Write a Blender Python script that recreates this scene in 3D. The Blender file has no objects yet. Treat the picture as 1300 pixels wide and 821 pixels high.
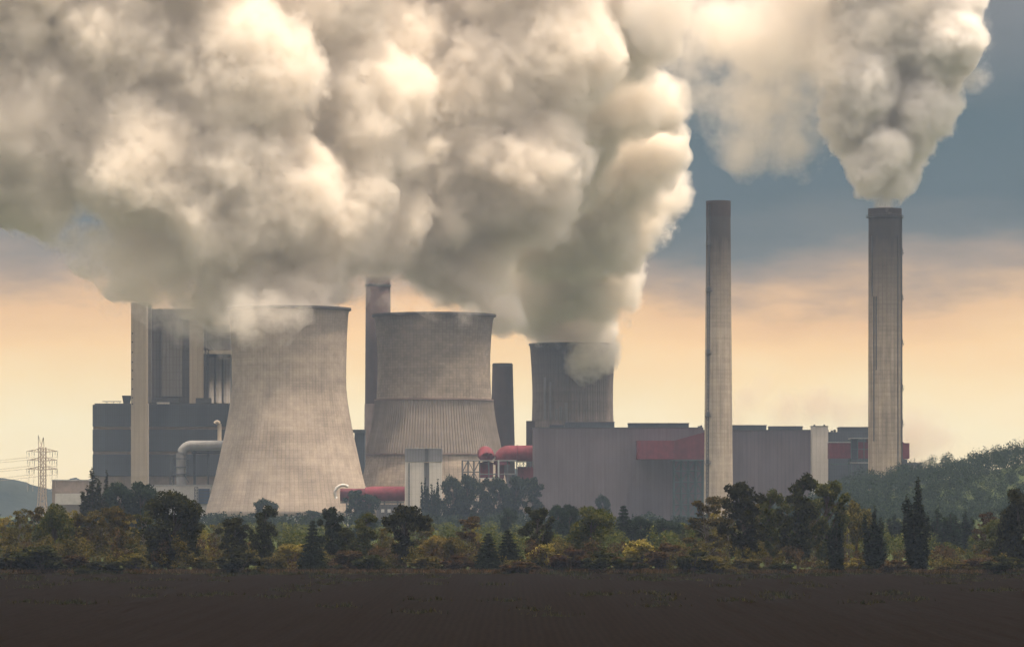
import bpy, bmesh, math, random
import numpy as np
from mathutils import Vector, Matrix, noise as mnoise

random.seed(7)
D2 = bpy.data
SC = bpy.context.scene
COL = SC.collection
R = math.radians
EXPOSURE = 0.55
CAM_H = 14.0          # eye height in metres, on a slight rise
A = 2.0e-4            # angle of one photo pixel (radians)
HORIZON = 640.0

def at(px, py, d):
    """a point d metres away, measured off the photo (photo pixels)"""
    return Vector(((px - 650.0) * A * d, d, CAM_H + (HORIZON - py) * A * d))
def wx(px, d): return (px - 650.0) * A * d
def wz(py, d): return CAM_H + (HORIZON - py) * A * d

# ------------------------------------------------------------------ helpers
def tag(o, label=None, cat=None, group=None, kind=None):
    if label: o['label'] = label
    if cat: o['category'] = cat
    if group: o['group'] = group
    if kind: o['kind'] = kind
    return o

def empty(name, loc, label, cat, group=None, rz=0):
    o = D2.objects.new(name, None); COL.objects.link(o)
    o.location = loc; o.rotation_euler = (0, 0, rz); o.empty_display_size = 5
    return tag(o, label, cat, group)

class MB:
    """collects simple shapes in world coordinates, then builds ONE mesh object"""
    def __init__(s): s.v = []; s.f = []; s.sm = []
    def add(s, vs, fs, smooth=False):
        n = len(s.v); s.v += [tuple(p) for p in vs]
        s.f += [tuple(i + n for i in f) for f in fs]; s.sm += [smooth] * len(fs)
        return s
    def box(s, x0, x1, y0, y1, z0, z1):
        vs = [(x, y, z) for z in (z0, z1) for y in (y0, y1) for x in (x0, x1)]
        return s.add(vs, [(0, 2, 3, 1), (4, 5, 7, 6), (0, 1, 5, 4), (2, 6, 7, 3), (0, 4, 6, 2), (1, 3, 7, 5)])
    def tube(s, pts, r, n=8, caps=True, smooth=True):
        pts = [Vector(p) for p in pts]; rr = r if isinstance(r, (list, tuple)) else [r] * len(pts)
        vs, fs = [], []
        for i, p in enumerate(pts):
            d = (pts[min(i + 1, len(pts) - 1)] - pts[max(i - 1, 0)]).normalized()
            up = Vector((0, 0, 1)) if abs(d.z) < .95 else Vector((0, 1, 0))
            a = d.cross(up).normalized(); b = d.cross(a).normalized()
            for k in range(n):
                t = 2 * math.pi * k / n
                vs.append(p + (a * math.cos(t) + b * math.sin(t)) * rr[i])
        for i in range(len(pts) - 1):
            for k in range(n):
                k2 = (k + 1) % n
                fs.append((i * n + k, i * n + k2, (i + 1) * n + k2, (i + 1) * n + k))
        s.add(vs, fs, smooth)
        if caps:
            m = len(s.v) - len(vs)
            s.f.append(tuple(m + k for k in range(n))); s.sm.append(False)
            s.f.append(tuple(m + (len(pts) - 1) * n + k for k in reversed(range(n)))); s.sm.append(False)
        return s
    def lathe(s, prof, n=64, cx=0, cy=0, rib=0.0, seg_off=0, smooth=True, close=False):
        """prof: (radius, z) list; rib: outward offset of every second pair of segments"""
        vs, fs = [], []
        for r, z in prof:
            for k in range(n):
                t = 2 * math.pi * k / n
                rr = r + (rib if (k % 4) == 0 else 0)
                vs.append((cx + rr * math.cos(t), cy + rr * math.sin(t), z))
        m = len(prof)
        for i in range(m - 1 + (1 if close else 0)):
            j = (i + 1) % m
            for k in range(n):
                k2 = (k + 1) % n
                fs.append((i * n + k, i * n + k2, j * n + k2, j * n + k))
        return s.add(vs, fs, smooth)
    def disc(s, r, z, n=32, cx=0, cy=0):
        return s.add([(cx + r * math.cos(2 * math.pi * k / n), cy + r * math.sin(2 * math.pi * k / n), z) for k in range(n)], [tuple(range(n))])
    def build(s, name, mat, parent=None, **kw):
        me = D2.meshes.new(name)
        vs = s.v
        if parent is not None:
            inv = parent_inv(parent)
            vs = [inv @ Vector(p) for p in vs]
        me.from_pydata([tuple(p) for p in vs], [], s.f)
        me.polygons.foreach_set('use_smooth', s.sm)
        me.update()
        if mat: me.materials.append(mat)
        o = D2.objects.new(name, me); COL.objects.link(o)
        if parent is not None: o.parent = parent
        return tag(o, **kw) if kw else o

def parent_inv(p):
    m = Matrix.Identity(4)
    chain = []
    while p is not None:
        chain.append(p); p = p.parent
    for q in reversed(chain): m = m @ Matrix.LocRotScale(q.location, q.rotation_euler, q.scale)
    return m.inverted()

# ------------------------------------------------------------------ node helpers
class NT:
    def __init__(s, tree): s.t = tree; s.t.nodes.clear()
    def n(s, typ, **kw):
        nd = s.t.nodes.new(typ)
        for k, v in kw.items():
            if k == 'ins':
                for kk, vv in v.items(): s.set(nd, kk, vv)
            else: setattr(nd, k, v)
        return nd
    def set(s, nd, k, v):
        i = nd.inputs[k]
        if isinstance(v, bpy.types.NodeSocket): s.t.links.new(v, i)
        elif isinstance(v, bpy.types.Node): s.t.links.new(v.outputs[0], i)
        else: i.default_value = v
    def math(s, op, a, b=None, c=None, clamp=False):
        nd = s.n('ShaderNodeMath', operation=op); nd.use_clamp = clamp
        s.set(nd, 0, a)
        if b is not None: s.set(nd, 1, b)
        if c is not None: s.set(nd, 2, c)
        return nd.outputs[0]
    def mix(s, f, a, b, typ='MIX'):
        nd = s.n('ShaderNodeMix', data_type='RGBA', blend_type=typ)
        s.set(nd, 0, f); s.set(nd, 6, a); s.set(nd, 7, b)
        return nd.outputs[2]
    def noise(s, scale, detail=4, rough=.55, vec=None, **kw):
        nd = s.n('ShaderNodeTexNoise', **kw); nd.inputs['Scale'].default_value = scale
        nd.inputs['Detail'].default_value = detail; nd.inputs['Roughness'].default_value = rough
        if vec is not None: s.set(nd, 'Vector', vec)
        return nd.outputs[0]
    def ramp(s, f, stops, interp='LINEAR'):
        nd = s.n('ShaderNodeValToRGB'); cr = nd.color_ramp; cr.interpolation = interp
        while len(cr.elements) > 1: cr.elements.remove(cr.elements[0])
        for i, (p, c) in enumerate(stops):
            e = cr.elements[0] if i == 0 else cr.elements.new(p)
            e.position = p; e.color = (c, c, c, 1) if isinstance(c, (int, float)) else (*c[:3], 1)
        s.set(nd, 0, f)
        return nd.outputs[0]
    def mapv(s, vec, scale=(1, 1, 1), loc=(0, 0, 0)):
        nd = s.n('ShaderNodeMapping'); s.set(nd, 'Vector', vec)
        nd.inputs['Scale'].default_value = scale; nd.inputs['Location'].default_value = loc
        return nd.outputs[0]
    def maprange(s, v, a, b, c, d):
        nd = s.n('ShaderNodeMapRange'); s.set(nd, 0, v)
        for i, q in enumerate((a, b, c, d)): s.set(nd, i + 1, q)
        return nd.outputs[0]

def srgb(r, g, b):
    f = lambda c: (c / 255 / 12.92) if c <= 10 else ((c / 255 + .055) / 1.055) ** 2.4
    return (f(r), f(g), f(b), 1)

# ------------------------------------------------------------------ world, sun, camera
SUN_DIR = Vector((0.16, -0.06, 0.92)).normalized()     # towards the sun: high, beyond the power station and slightly right
def build_world():
    w = D2.worlds.new('World'); SC.world = w; w.use_nodes = True
    t = NT(w.node_tree)
    el = math.asin(SUN_DIR.z); az = math.atan2(SUN_DIR.x, SUN_DIR.y)
    sky = t.n('ShaderNodeTexSky', sky_type='NISHITA'); sky.sun_disc = False
    sky.sun_elevation = el; sky.sun_rotation = az; sky.dust_density = 3.0; sky.altitude = 100
    bg1 = t.n('ShaderNodeBackground'); t.set(bg1, 'Color', sky.outputs[0]); bg1.inputs['Strength'].default_value = 0.09
    # clouds: a slate deck above a clear warm strip of evening sky, both procedural in the view direction
    geo = t.n('ShaderNodeTexCoord').outputs['Generated']
    sep = t.n('ShaderNodeSeparateXYZ'); t.set(sep, 0, geo)
    v1 = t.mapv(geo, (9, 9, 34)); n1 = t.noise(1.0, 5, .55, v1)
    v2 = t.mapv(geo, (26, 26, 60), (3, 1, 7)); n2 = t.noise(1.0, 5, .6, v2)
    z = t.math('ADD', sep.outputs[2], t.math('MULTIPLY', t.math('SUBTRACT', n1, .5), .036))
    z = t.math('ADD', z, t.math('MULTIPLY', t.math('SUBTRACT', n2, .5), .010))
    k = t.maprange(z, -0.02, 0.22, 0, 1)
    def p(el_rad): return (el_rad + .02) / .24
    def q(r, g, b):
        c = srgb(r, g, b); return tuple(v / 2 ** EXPOSURE for v in c[:3])
    col = t.ramp(k, [(0, q(206, 186, 160)), (p(.0), q(255, 232, 186)), (p(.018), q(255, 236, 190)), (p(.032), q(255, 224, 168)),
                     (p(.044), q(253, 208, 146)), (p(.053), q(236, 188, 132)), (p(.060), q(160, 138, 116)), (p(.068), q(92, 98, 96)),
                     (p(.078), q(50, 74, 80)), (p(.095), q(54, 80, 88)), (p(.125), q(112, 116, 118)), (p(.2), q(160, 154, 148))])
    n3 = t.noise(1.0, 4, .5, t.mapv(geo, (14, 14, 30), (9, 2, 4)))
    col = t.mix(t.maprange(n3, .35, .75, 0, .35), col, t.mix(1.0, col, (1.25, 1.12, 1.02, 1), 'MULTIPLY'))
    # the overcast brightens overhead, where the deck is thinner
    vm = t.n('ShaderNodeVectorMath', operation='SCALE'); t.set(vm, 0, t.mix(t.maprange(sep.outputs[2], .16, .4, 0, 1), col, (.43, .37, .32, 1)))
    t.set(vm, 'Scale', t.maprange(sep.outputs[2], 0.16, .7, 1, 4.0))
    col = vm.outputs[0]
    bg2 = t.n('ShaderNodeBackground'); t.set(bg2, 'Color', col); bg2.inputs['Strength'].default_value = 1.0
    # high up the deck breaks and the blue sky comes through
    fac = t.maprange(sep.outputs[2], .25, .75, 0, .35)
    mx = t.n('ShaderNodeMixShader'); t.set(mx, 0, fac); t.set(mx, 1, bg2.outputs[0]); t.set(mx, 2, bg1.outputs[0])
    out = t.n('ShaderNodeOutputWorld'); t.set(out, 'Surface', mx.outputs[0])

def build_sun_camera():
    L = D2.lights.new('sun', 'SUN'); L.energy = 4.3; L.angle = R(2.0); L.color = (1.0, .81, .61)
    o = D2.objects.new('sun', L); COL.objects.link(o)
    o.rotation_euler = SUN_DIR.to_track_quat('Z', 'Y').to_euler(); o.location = (-600, 500, 800)
    cam = D2.cameras.new('camera'); c = D2.objects.new('camera', cam); COL.objects.link(c)
    c.location = (0, 0, CAM_H); c.rotation_euler = (R(90), 0, 0)
    cam.sensor_width = 36; cam.lens = 36 / (1300 * A)
    cam.shift_y = (HORIZON - 410.5) / 1300
    cam.clip_start = 1; cam.clip_end = 30000
    SC.camera = c

def build_render():
    SC.render.engine = 'CYCLES'
    v = SC.view_settings; v.view_transform = 'Standard'; v.look = 'None'; v.exposure = EXPOSURE; v.gamma = 1; v.use_curve_mapping = False
    c = SC.cycles
    c.max_bounces = 16; c.diffuse_bounces = 2; c.glossy_bounces = 1; c.transmission_bounces = 2
    c.volume_bounces = 8; c.transparent_max_bounces = 24
    c.use_adaptive_sampling = True; c.adaptive_threshold = .045; c.adaptive_min_samples = 16
    c.use_denoising = True
    c.sample_clamp_indirect = 6
    SC.render.use_persistent_data = False

HAZE_DENSITY = 0.000045
def build_haze():
    m = D2.materials.new('haze_air'); m.use_nodes = True; t = NT(m.node_tree)
    pv = t.n('ShaderNodeVolumePrincipled'); pv.inputs['Density'].default_value = HAZE_DENSITY
    pv.inputs['Color'].default_value = (.55, .72, 1.0, 1); pv.inputs['Anisotropy'].default_value = 0
    o = t.n('ShaderNodeOutputMaterial'); t.set(o, 'Volume', pv.outputs[0])
    b = MB().box(-2600, 2600, -60, 5400, -6, 460)
    ob = b.build('haze', m); tag(ob, 'thin blue haze filling the air over the plain', 'haze', None, 'stuff')
# ------------------------------------------------------------------ steam and smoke
def smoke_mat(name, density, color=(.999, .962, .905, 1), aniso=.15, balls=None, amp=20.0, edge=10.0, inner=(.3, 1.3), vscale=.03, step=1.0, detail=6):
    """scattering steam: thick inside the billows given by balls, frayed by turbulence at their skin"""
    m = D2.materials.new(name); m.use_nodes = True; t = NT(m.node_tree)
    pv = t.n('ShaderNodeVolumePrincipled'); pv.inputs['Color'].default_value = color
    pv.inputs['Anisotropy'].default_value = aniso; pv.inputs['Density'].default_value = density
    if balls:
        g = t.n('ShaderNodeNewGeometry').outputs['Position']
        n = t.noise(vscale, detail, .73, g)
        f = None
        for (c, r) in balls:
            dn = t.n('ShaderNodeVectorMath', operation='DISTANCE'); t.set(dn, 0, g); dn.inputs[1].default_value = c
            e = t.math('SUBTRACT', r, dn.outputs['Value'])
            f = e if f is None else t.math('MAXIMUM', f, e)
        f = t.math('MULTIPLY_ADD', t.math('SUBTRACT', n, .5), amp * 2, f)
        f = t.math('DIVIDE', f, edge, clamp=True)
        t.set(pv, 'Density', t.math('MULTIPLY', t.math('MULTIPLY', f, t.maprange(n, .38, .62, *inner)), density))
    o = t.n('ShaderNodeOutputMaterial'); t.set(o, 'Volume', pv.outputs[0])
    m.cycles.volume_step_rate = step
    return m

def blob_mesh(name, blobs, voxel, disp, seed=0, sub=3):
    """union of balls -> one closed skin -> billowed outwards with cellular noise (real geometry)"""
    rnd = random.Random(seed)
    bm = bmesh.new()
    for (c, r) in blobs:
        bmesh.ops.create_icosphere(bm, subdivisions=sub, radius=1.0,
            matrix=Matrix.Translation(c) @ Matrix.Rotation(rnd.random() * 6, 4, 'Z') @ Matrix.Diagonal((r * rnd.uniform(.92, 1.1), r * rnd.uniform(.9, 1.1), r * rnd.uniform(.85, 1.0), 1)))
    me = D2.meshes.new(name); bm.to_mesh(me); bm.free()
    ob = D2.objects.new(name, me); COL.objects.link(ob)
    def remesh(vx, smooth=0):
        md = ob.modifiers.new('r', 'REMESH'); md.mode = 'VOXEL'; md.voxel_size = vx; md.use_smooth_shade = True
        if smooth:
            s = ob.modifiers.new('s', 'SMOOTH'); s.factor = .5; s.iterations = smooth
        dg = bpy.context.evaluated_depsgraph_get(); dg.update()
        ev = ob.evaluated_get(dg); new = D2.meshes.new_from_object(ev)
        ob.modifiers.clear(); old = ob.data; ob.data = new; D2.meshes.remove(old); new.name = name
    remesh(voxel * 1.6, 6)
    for (amp, size) in disp:
        n = len(ob.data.vertices)
        co = np.empty(n * 3, np.float32); ob.data.vertices.foreach_get('co', co); co = co.reshape(-1, 3)
        no = np.empty(n * 3, np.float32); ob.data.vertex_normals.foreach_get('vector', no); no = no.reshape(-1, 3)
        off = np.empty(n, np.float32)
        sd = seed * 37.1
        for i in range(n):
            p = Vector(co[i]) / size + Vector((sd, sd, sd))
            w = mnoise.noise_vector(p * .9) * .35
            d = mnoise.voronoi(p + w)[0][0]           # distance to the nearest cell centre
            off[i] = (0.55 - d * 1.15) + .45 * mnoise.noise(p * .5)
        co = co + no * (off * amp)[:, None]
        ob.data.vertices.foreach_set('co', co.ravel()); ob.data.update()
        remesh(voxel, 1)
    return ob

def px_blobs(lst, d, rnd, extra=9, grow=1.12):
    """main balls from the list, each with smaller balls budding from it"""
    out = []
    for e in lst:
        px, py, r = e[:3]; dd = e[3] if len(e) > 3 else 0
        c = at(px, py, d + dd); rr = r * A * (d + dd) * grow
        out.append((c, rr))
        for k in range(extra):
            v = Vector((rnd.gauss(0, 1), rnd.gauss(0, 1) * .9, rnd.gauss(0, .8))).normalized()
            q = rr * rnd.uniform(.16, .42)
            out.append((c + v * (rr * rnd.uniform(.72, .98)), q))
    return out

def main_balls(lst, d, grow=1.0):
    return [(at(e[0], e[1], d + (e[3] if len(e) > 3 else 0)), e[2] * A * (d + (e[3] if len(e) > 3 else 0)) * grow) for e in lst]

def finish_smoke(ob, mat, label, cat='steam'):
    ob.data.materials.clear(); ob.data.materials.append(mat)
    tag(ob, label, cat, None, 'stuff')
    return ob

DENS = .15; AMP = 46.0; STEP = .34
def build_smoke():
    rnd = random.Random(3)
    # steam of the nearest tower, drifting left
    L = [(367, 398, 62), (345, 380, 62), (280, 350, 62), (225, 335, 62), (165, 325, 58), (118, 312, 54), (172, 348, 54), (232, 358, 54), (290, 366, 54), (345, 374, 54), (400, 350, 50, 20), (312, 392, 46, -26), (356, 394, 42, -28), (268, 388, 44, 20), (60, 250, 70), (0, 225, 70), (-70, 200, 90),
         (60, 150, 110), (180, 200, 120), (300, 250, 120), (415, 285, 95, 40), (468, 285, 74, 80), (525, 298, 68, 120), (150, 60, 110), (300, 90, 120), (440, 150, 120, 60),
         (10, 50, 100), (-90, 90, 120), (-60, -40, 120), (80, -60, 120), (220, -60, 110), (400, -20, 110, 40)]
    o = blob_mesh('steam_plume', px_blobs(L, 2400, rnd), 2.6, [(15, 42), (9, 18), (4.5, 8)], 1)
    finish_smoke(o, smoke_mat('steam_near', DENS, balls=main_balls(L, 2400), amp=AMP, edge=13, vscale=.017, step=STEP), 'huge beige steam cloud pouring leftward from the nearest, leftmost cooling tower')
    # steam between, from the second tower and the towers hidden behind it
    L = [(600, 330, 60), (560, 250, 100), (600, 130, 120), (520, 60, 110), (680, 60, 110), (640, -40, 120), (500, -40, 100), (650, 210, 110), (545, 345, 42), (640, 395, 34), (600, 375, 42), (572, 358, 42)]
    o = blob_mesh('steam_plume', px_blobs(L, 2540, rnd), 2.8, [(15, 42), (9, 18), (4.5, 8)], 2)
    finish_smoke(o, smoke_mat('steam_middle', DENS, balls=main_balls(L, 2540), amp=AMP, edge=13, vscale=.017, step=STEP), 'pale steam cloud high above the middle cooling tower with the ribbed band')
    # steam of the far right tower
    L = [(727, 440, 48), (746, 438, 42, -26), (722, 400, 66, -10), (745, 352, 74, -50), (700, 335, 85, -70), (655, 372, 56, -90), (788, 288, 66, -110), (842, 248, 44, -150), (826, 196, 54, -210), (836, 136, 44, -270),
         (795, 125, 62, -300), (692, 398, 42, -30), (760, 210, 90, -200), (715, 265, 98, -160), (740, 120, 90, -300), (788, 50, 75, -360), (735, 0, 100, -380), (820, -20, 70, -380), (680, 180, 105, -260), (622, 395, 32, -90), (600, 340, 60, -200)]
    o = blob_mesh('steam_plume', px_blobs(L, 3000, rnd), 2.8, [(15, 42), (9, 18), (4.5, 8)], 3)
    finish_smoke(o, smoke_mat('steam_far', DENS, balls=main_balls(L, 3000), amp=AMP, edge=13, vscale=.017, step=STEP), 'billowing steam column boiling over the rim of the smallest cooling tower')
    # smoke of the right chimney
    L = [(1123, 263, 20), (1120, 252, 23), (1108, 236, 27, 4), (1138, 232, 28, -6), (1102, 214, 36, -8), (1146, 210, 34, 8), (1124, 196, 38, -14),
         (1086, 176, 34, 6), (1158, 178, 34, -4), (1078, 150, 40, -6), (1122, 150, 50, 10), (1172, 140, 46, -8), (1200, 126, 30, 6),
         (1098, 108, 54, -10), (1160, 84, 66, 12), (1202, 56, 56, -8), (1120, 30, 84, 8), (1196, 0, 58), (1110, -50, 80), (1180, -50, 66)]
    o = blob_mesh('chimney_smoke', px_blobs(L, 2350, rnd, extra=8), 1.3, [(8, 20), (4.5, 9), (2, 4)], 4)
    finish_smoke(o, smoke_mat('smoke_chimney', .4, color=(.999, .982, .955, 1), balls=main_balls(L, 2350), amp=15, edge=6, vscale=.045, step=STEP * 1.5), 'dense cream smoke rising out of the right chimney and widening upward', 'smoke')
    L = [(1050, 60, 80), (980, 50, 85), (920, 20, 80), (1020, 130, 70), (950, 135, 65), (890, 70, 50), (860, 10, 60), (880, -30, 80), (1000, -20, 90), (945, 180, 50), (1010, 185, 50), (905, 130, 45), (1075, 110, 60), (1100, 40, 80), (1160, 0, 85), (1215, 30, 50), (1120, -40, 90), (1215, 90, 40)]
    o = blob_mesh('smoke_drift', px_blobs(L, 2345, rnd), 2.6, [(22, 46), (10, 18), (5, 8)], 5)
    finish_smoke(o, smoke_mat('smoke_veil', .10, balls=main_balls(L, 2345), amp=40, edge=34, inner=(.0, 1.3), vscale=.016, step=STEP * 1.5), 'thin veil of smoke drifting left between the chimney smoke and the tower steam', 'smoke')

    L = [(300, 398, 44), (345, 400, 40), (385, 398, 26), (322, 424, 30), (356, 428, 20), (262, 402, 42, 60), (222, 392, 40, 80), (190, 382, 34, 80), (285, 430, 26, 60), (245, 418, 26, 70), (592, 400, 20, 60), (545, 388, 24, 60), (500, 382, 24, 60), (450, 372, 26, 200), (140, 372, 34, 60)]
    o = blob_mesh('steam_wisps', px_blobs(L, 2345, rnd), 1.8, [(9, 18), (5, 8)], 6)
    finish_smoke(o, smoke_mat('steam_wisp', .034, balls=main_balls(L, 2345), amp=24, edge=14, inner=(0, 1.3), vscale=.045, step=STEP * 2), 'thin torn steam wisps curling down over the tower rims and boiler house roof')
    L = [(945, 505, 30), (968, 492, 26), (1000, 520, 34), (1035, 518, 34), (1070, 530, 34), (1100, 530, 34), (1160, 545, 40), (1190, 555, 34), (1185, 525, 24), (1150, 575, 30), (930, 535, 30)]
    o = blob_mesh('smoke_bank', px_blobs(L, 3300, rnd), 3.2, [(16, 30), (8, 14)], 7)
    finish_smoke(o, smoke_mat('smoke_far', .03, color=(.70, .58, .50, 1), balls=main_balls(L, 3300), amp=22, edge=18, inner=(.2, 1.3), vscale=.016, step=STEP * 2), 'faint brownish smoke hanging low behind the turbine hall near the right chimney', 'smoke')
# ------------------------------------------------------------------ materials of the plant
def mat_new(name):
    m = D2.materials.new(name); m.use_nodes = True; return m, NT(m.node_tree)
def finish(t, col, rough=.85, bump=None, bstr=.3, bdist=.2, metal=0, spec=.3):
    b = t.n('ShaderNodeBsdfPrincipled'); t.set(b, 'Base Color', col); b.inputs['Roughness'].default_value = rough
    b.inputs['Metallic'].default_value = metal; b.inputs['Specular IOR Level'].default_value = spec
    if bump is not None:
        bp = t.n('ShaderNodeBump'); bp.inputs['Strength'].default_value = bstr; bp.inputs['Distance'].default_value = bdist
        t.set(bp, 'Height', bump); t.set(b, 'Normal', bp.outputs[0])
    o = t.n('ShaderNodeOutputMaterial'); t.set(o, 'Surface', b.outputs[0])

def mat_shell(name, base, radius, pw=2.1, ph=1.5, soot=None, soot_amt=.5, tone=.16, line=.25, streak=.14, stain=.25):
    """cast concrete of a round tower: formwork panels, lift lines, run-off streaks and soot from the rim down"""
    m, t = mat_new(name)
    oc = t.n('ShaderNodeTexCoord').outputs['Object']
    s = t.n('ShaderNodeSeparateXYZ'); t.set(s, 0, oc)
    ang = t.math('ARCTAN2', s.outputs[1], s.outputs[0])
    npan = round(2 * math.pi * radius / pw)
    u = t.math('MULTIPLY', ang, npan / (2 * math.pi)); v = t.math('DIVIDE', s.outputs[2], ph)
    fu = t.math('FRACT', t.math('ADD', u, 500)); fv = t.math('FRACT', t.math('ADD', v, 500))
    cell = t.n('ShaderNodeCombineXYZ'); t.set(cell, 0, t.math('FLOOR', u)); t.set(cell, 1, t.math('FLOOR', v))
    wn = t.n('ShaderNodeTexWhiteNoise'); t.set(wn, 0, cell.outputs[0])
    lu = t.math('LESS_THAN', fu, .22); lv = t.math('LESS_THAN', fv, .2)
    lines = t.math('MAXIMUM', lu, t.math('MULTIPLY', lv, .7))
    uv = t.n('ShaderNodeCombineXYZ'); t.set(uv, 0, t.math('MULTIPLY', ang, radius)); t.set(uv, 1, t.math('MULTIPLY', s.outputs[2], .06))
    n_st = t.noise(.35, 4, .6, uv.outputs[0])
    big = t.noise(.03, 5, .6, t.mapv(oc, (1, 1, 1.3)))
    med = t.noise(.16, 4, .6, oc)
    f = t.math('ADD', 1.0, t.math('MULTIPLY', t.math('SUBTRACT', wn.outputs[0], .5), tone))
    f = t.math('MULTIPLY', f, t.math('SUBTRACT', 1.0, t.math('MULTIPLY', lines, t.math('MULTIPLY', line, t.maprange(big, .35, .65, .4, 1.3)))))
    f = t.math('MULTIPLY', f, t.maprange(n_st, .3, .7, 1 - streak, 1 + streak * .4))
    f = t.math('MULTIPLY', f, t.maprange(big, .35, .7, 1 + stain * .4, 1 - stain))
    f = t.math('MULTIPLY', f, t.maprange(med, .3, .7, .88, 1.06))
    lift = t.noise(.9, 2, .5, t.mapv(oc, (.02, .02, .35))); f = t.math('MULTIPLY', f, t.maprange(lift, .3, .7, .9, 1.05))
    col = t.mix(1.0, (*base, 1), (1, 1, 1, 1), 'MULTIPLY')
    vm = t.n('ShaderNodeVectorMath', operation='SCALE'); t.set(vm, 0, col); t.set(vm, 'Scale', f)
    c = vm.outputs[0]
    if soot:
        z0, z1 = soot                                  # clean below z0, sooty at z1
        zz = t.math('ADD', s.outputs[2], t.math('MULTIPLY', t.math('SUBTRACT', n_st, .5), (z1 - z0) * .5))
        k = t.maprange(zz, z0, z1, 0, soot_amt)
        c = t.mix(k, c, (.028, .024, .024, 1))
    finish(t, c, .9, lines, .25, .1)
    return m

def mat_clad(name, base, pw=1.2, ph=None, tone=.1, dirt=.2, rough=.7, line=.25):
    """profiled sheet cladding: vertical seams (and horizontal ones every ph metres)"""
    m, t = mat_new(name)
    oc = t.n('ShaderNodeTexCoord').outputs['Object']
    s = t.n('ShaderNodeSeparateXYZ'); t.set(s, 0, oc)
    q = t.math('ADD', s.outputs[0], s.outputs[1])
    fu = t.math('FRACT', t.math('ADD', t.math('DIVIDE', q, pw), 900))
    l = t.math('LESS_THAN', fu, .2)
    if ph:
        fv = t.math('FRACT', t.math('ADD', t.math('DIVIDE', s.outputs[2], ph), 900)); l = t.math('MAXIMUM', l, t.math('LESS_THAN', fv, .06))
    cx = t.n('ShaderNodeCombineXYZ'); t.set(cx, 0, t.math('FLOOR', t.math('DIVIDE', q, pw * 4)))
    wn = t.n('ShaderNodeTexWhiteNoise'); t.set(wn, 0, cx.outputs[0])
    n1 = t.noise(.05, 5, .6, t.mapv(oc, (1, 1, .35))); n2 = t.noise(.5, 3, .6, t.mapv(oc, (1, 1, .08)))
    f = t.math('SUBTRACT', 1.0, t.math('MULTIPLY', l, line))
    f = t.math('MULTIPLY', f, t.maprange(wn.outputs[0], 0, 1, 1 - tone, 1 + tone))
    f = t.math('MULTIPLY', f, t.maprange(n1, .3, .7, 1 - dirt, 1 + dirt)); f = t.math('MULTIPLY', f, t.maprange(n2, .3, .7, .92, 1.06))
    vm = t.n('ShaderNodeVectorMath', operation='SCALE'); vm.inputs[0].default_value = base; t.set(vm, 'Scale', f)
    finish(t, vm.outputs[0], rough, l, .3, .08)
    return m

def mat_plain(name, base, rough=.7, var=.15, scale=.3, metal=0):
    m, t = mat_new(name)
    oc = t.n('ShaderNodeTexCoord').outputs['Object']
    n1 = t.noise(scale, 5, .62, oc); n2 = t.noise(scale * .9, 3, .6, t.mapv(oc, (3, 3, .15)))
    f = t.math('MULTIPLY', t.maprange(n1, .3, .7, 1 - var, 1 + var), t.maprange(n2, .3, .7, 1 - var * .6, 1 + var * .4))
    vm = t.n('ShaderNodeVectorMath', operation='SCALE'); vm.inputs[0].default_value = base; t.set(vm, 'Scale', f)
    finish(t, vm.outputs[0], rough, n1, .15, .05, metal)
    return m

def interp(tab, v):
    for (a, b), (c, d) in zip(tab, tab[1:]):
        if v <= c: return b + (d - b) * (v - a) / (c - a)
    return tab[-1][1]
def smooth_prof(pts, n):
    """monotone resample of (y, r) control points by Catmull-Rom"""
    out = []
    for i in range(len(pts) - 1):
        p0 = pts[max(i - 1, 0)]; p1 = pts[i]; p2 = pts[i + 1]; p3 = pts[min(i + 2, len(pts) - 1)]
        for k in range(n):
            s = k / n
            def cr(a, b, c, d): return .5 * ((2 * b) + (-a + c) * s + (2 * a - 5 * b + 4 * c - d) * s * s + (-a + 3 * b - 3 * c + d) * s ** 3)
            out.append((p1[0] + (p2[0] - p1[0]) * s, cr(p0[1], p1[1], p2[1], p3[1])))
    out.append(pts[-1]); return out

def cooling_tower(cx_px, d, prof_px, base_y, mat, label, rib=0.0, nseg=320, lip=1.2):
    k = A * d
    root = empty('cooling_tower', (wx(cx_px, d), d, 0), label, 'cooling tower', 'hyperbolic cooling towers')
    ox, oy = root.location.x, root.location.y
    pr = [(r * k, wz(y, d)) for (y, r) in smooth_prof(prof_px, 6)]
    zb = pr[-1][1]
    inner = [(r - 1.0, z) for r, z in reversed(pr)]
    b = MB().lathe(pr[::-1] + inner[::-1], nseg, ox, oy, rib, close=True)
    sh = b.build('shell', mat, root)
    rt, zt = pr[0]
    b = MB().lathe([(rt - .9, zt - 1.6), (rt + lip, zt - 1.0), (rt + lip, zt + .35), (rt - 1.2, zt + .35)], 160, ox, oy, smooth=False, close=True)
    b.build('rim', M['rim_dark'], root)
    rb = pr[-1][0]
    nleg = 32
    for i in range(nleg):
        a0 = 2 * math.pi * i / nleg; da = math.pi / nleg
        g = MB()
        foot = Vector((ox + (rb + 1.2) * math.cos(a0), oy + (rb + 1.2) * math.sin(a0), -1))
        for sgn in (-1, 1):
            top = Vector((ox + (rb - .5) * math.cos(a0 + sgn * da * .92), oy + (rb - .5) * math.sin(a0 + sgn * da * .92), zb + .4))
            g.tube([foot, top], .55, 6)
        g.build('leg', M['leg_concrete'], root)
    MB().lathe([(rb + 4, -.5), (rb + 4, 1.2), (rb + 3.4, 1.2), (rb + 3.4, -.5)], 96, ox, oy, smooth=False, close=True).build('basin', M['leg_concrete'], root)
    return root, pr

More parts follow.
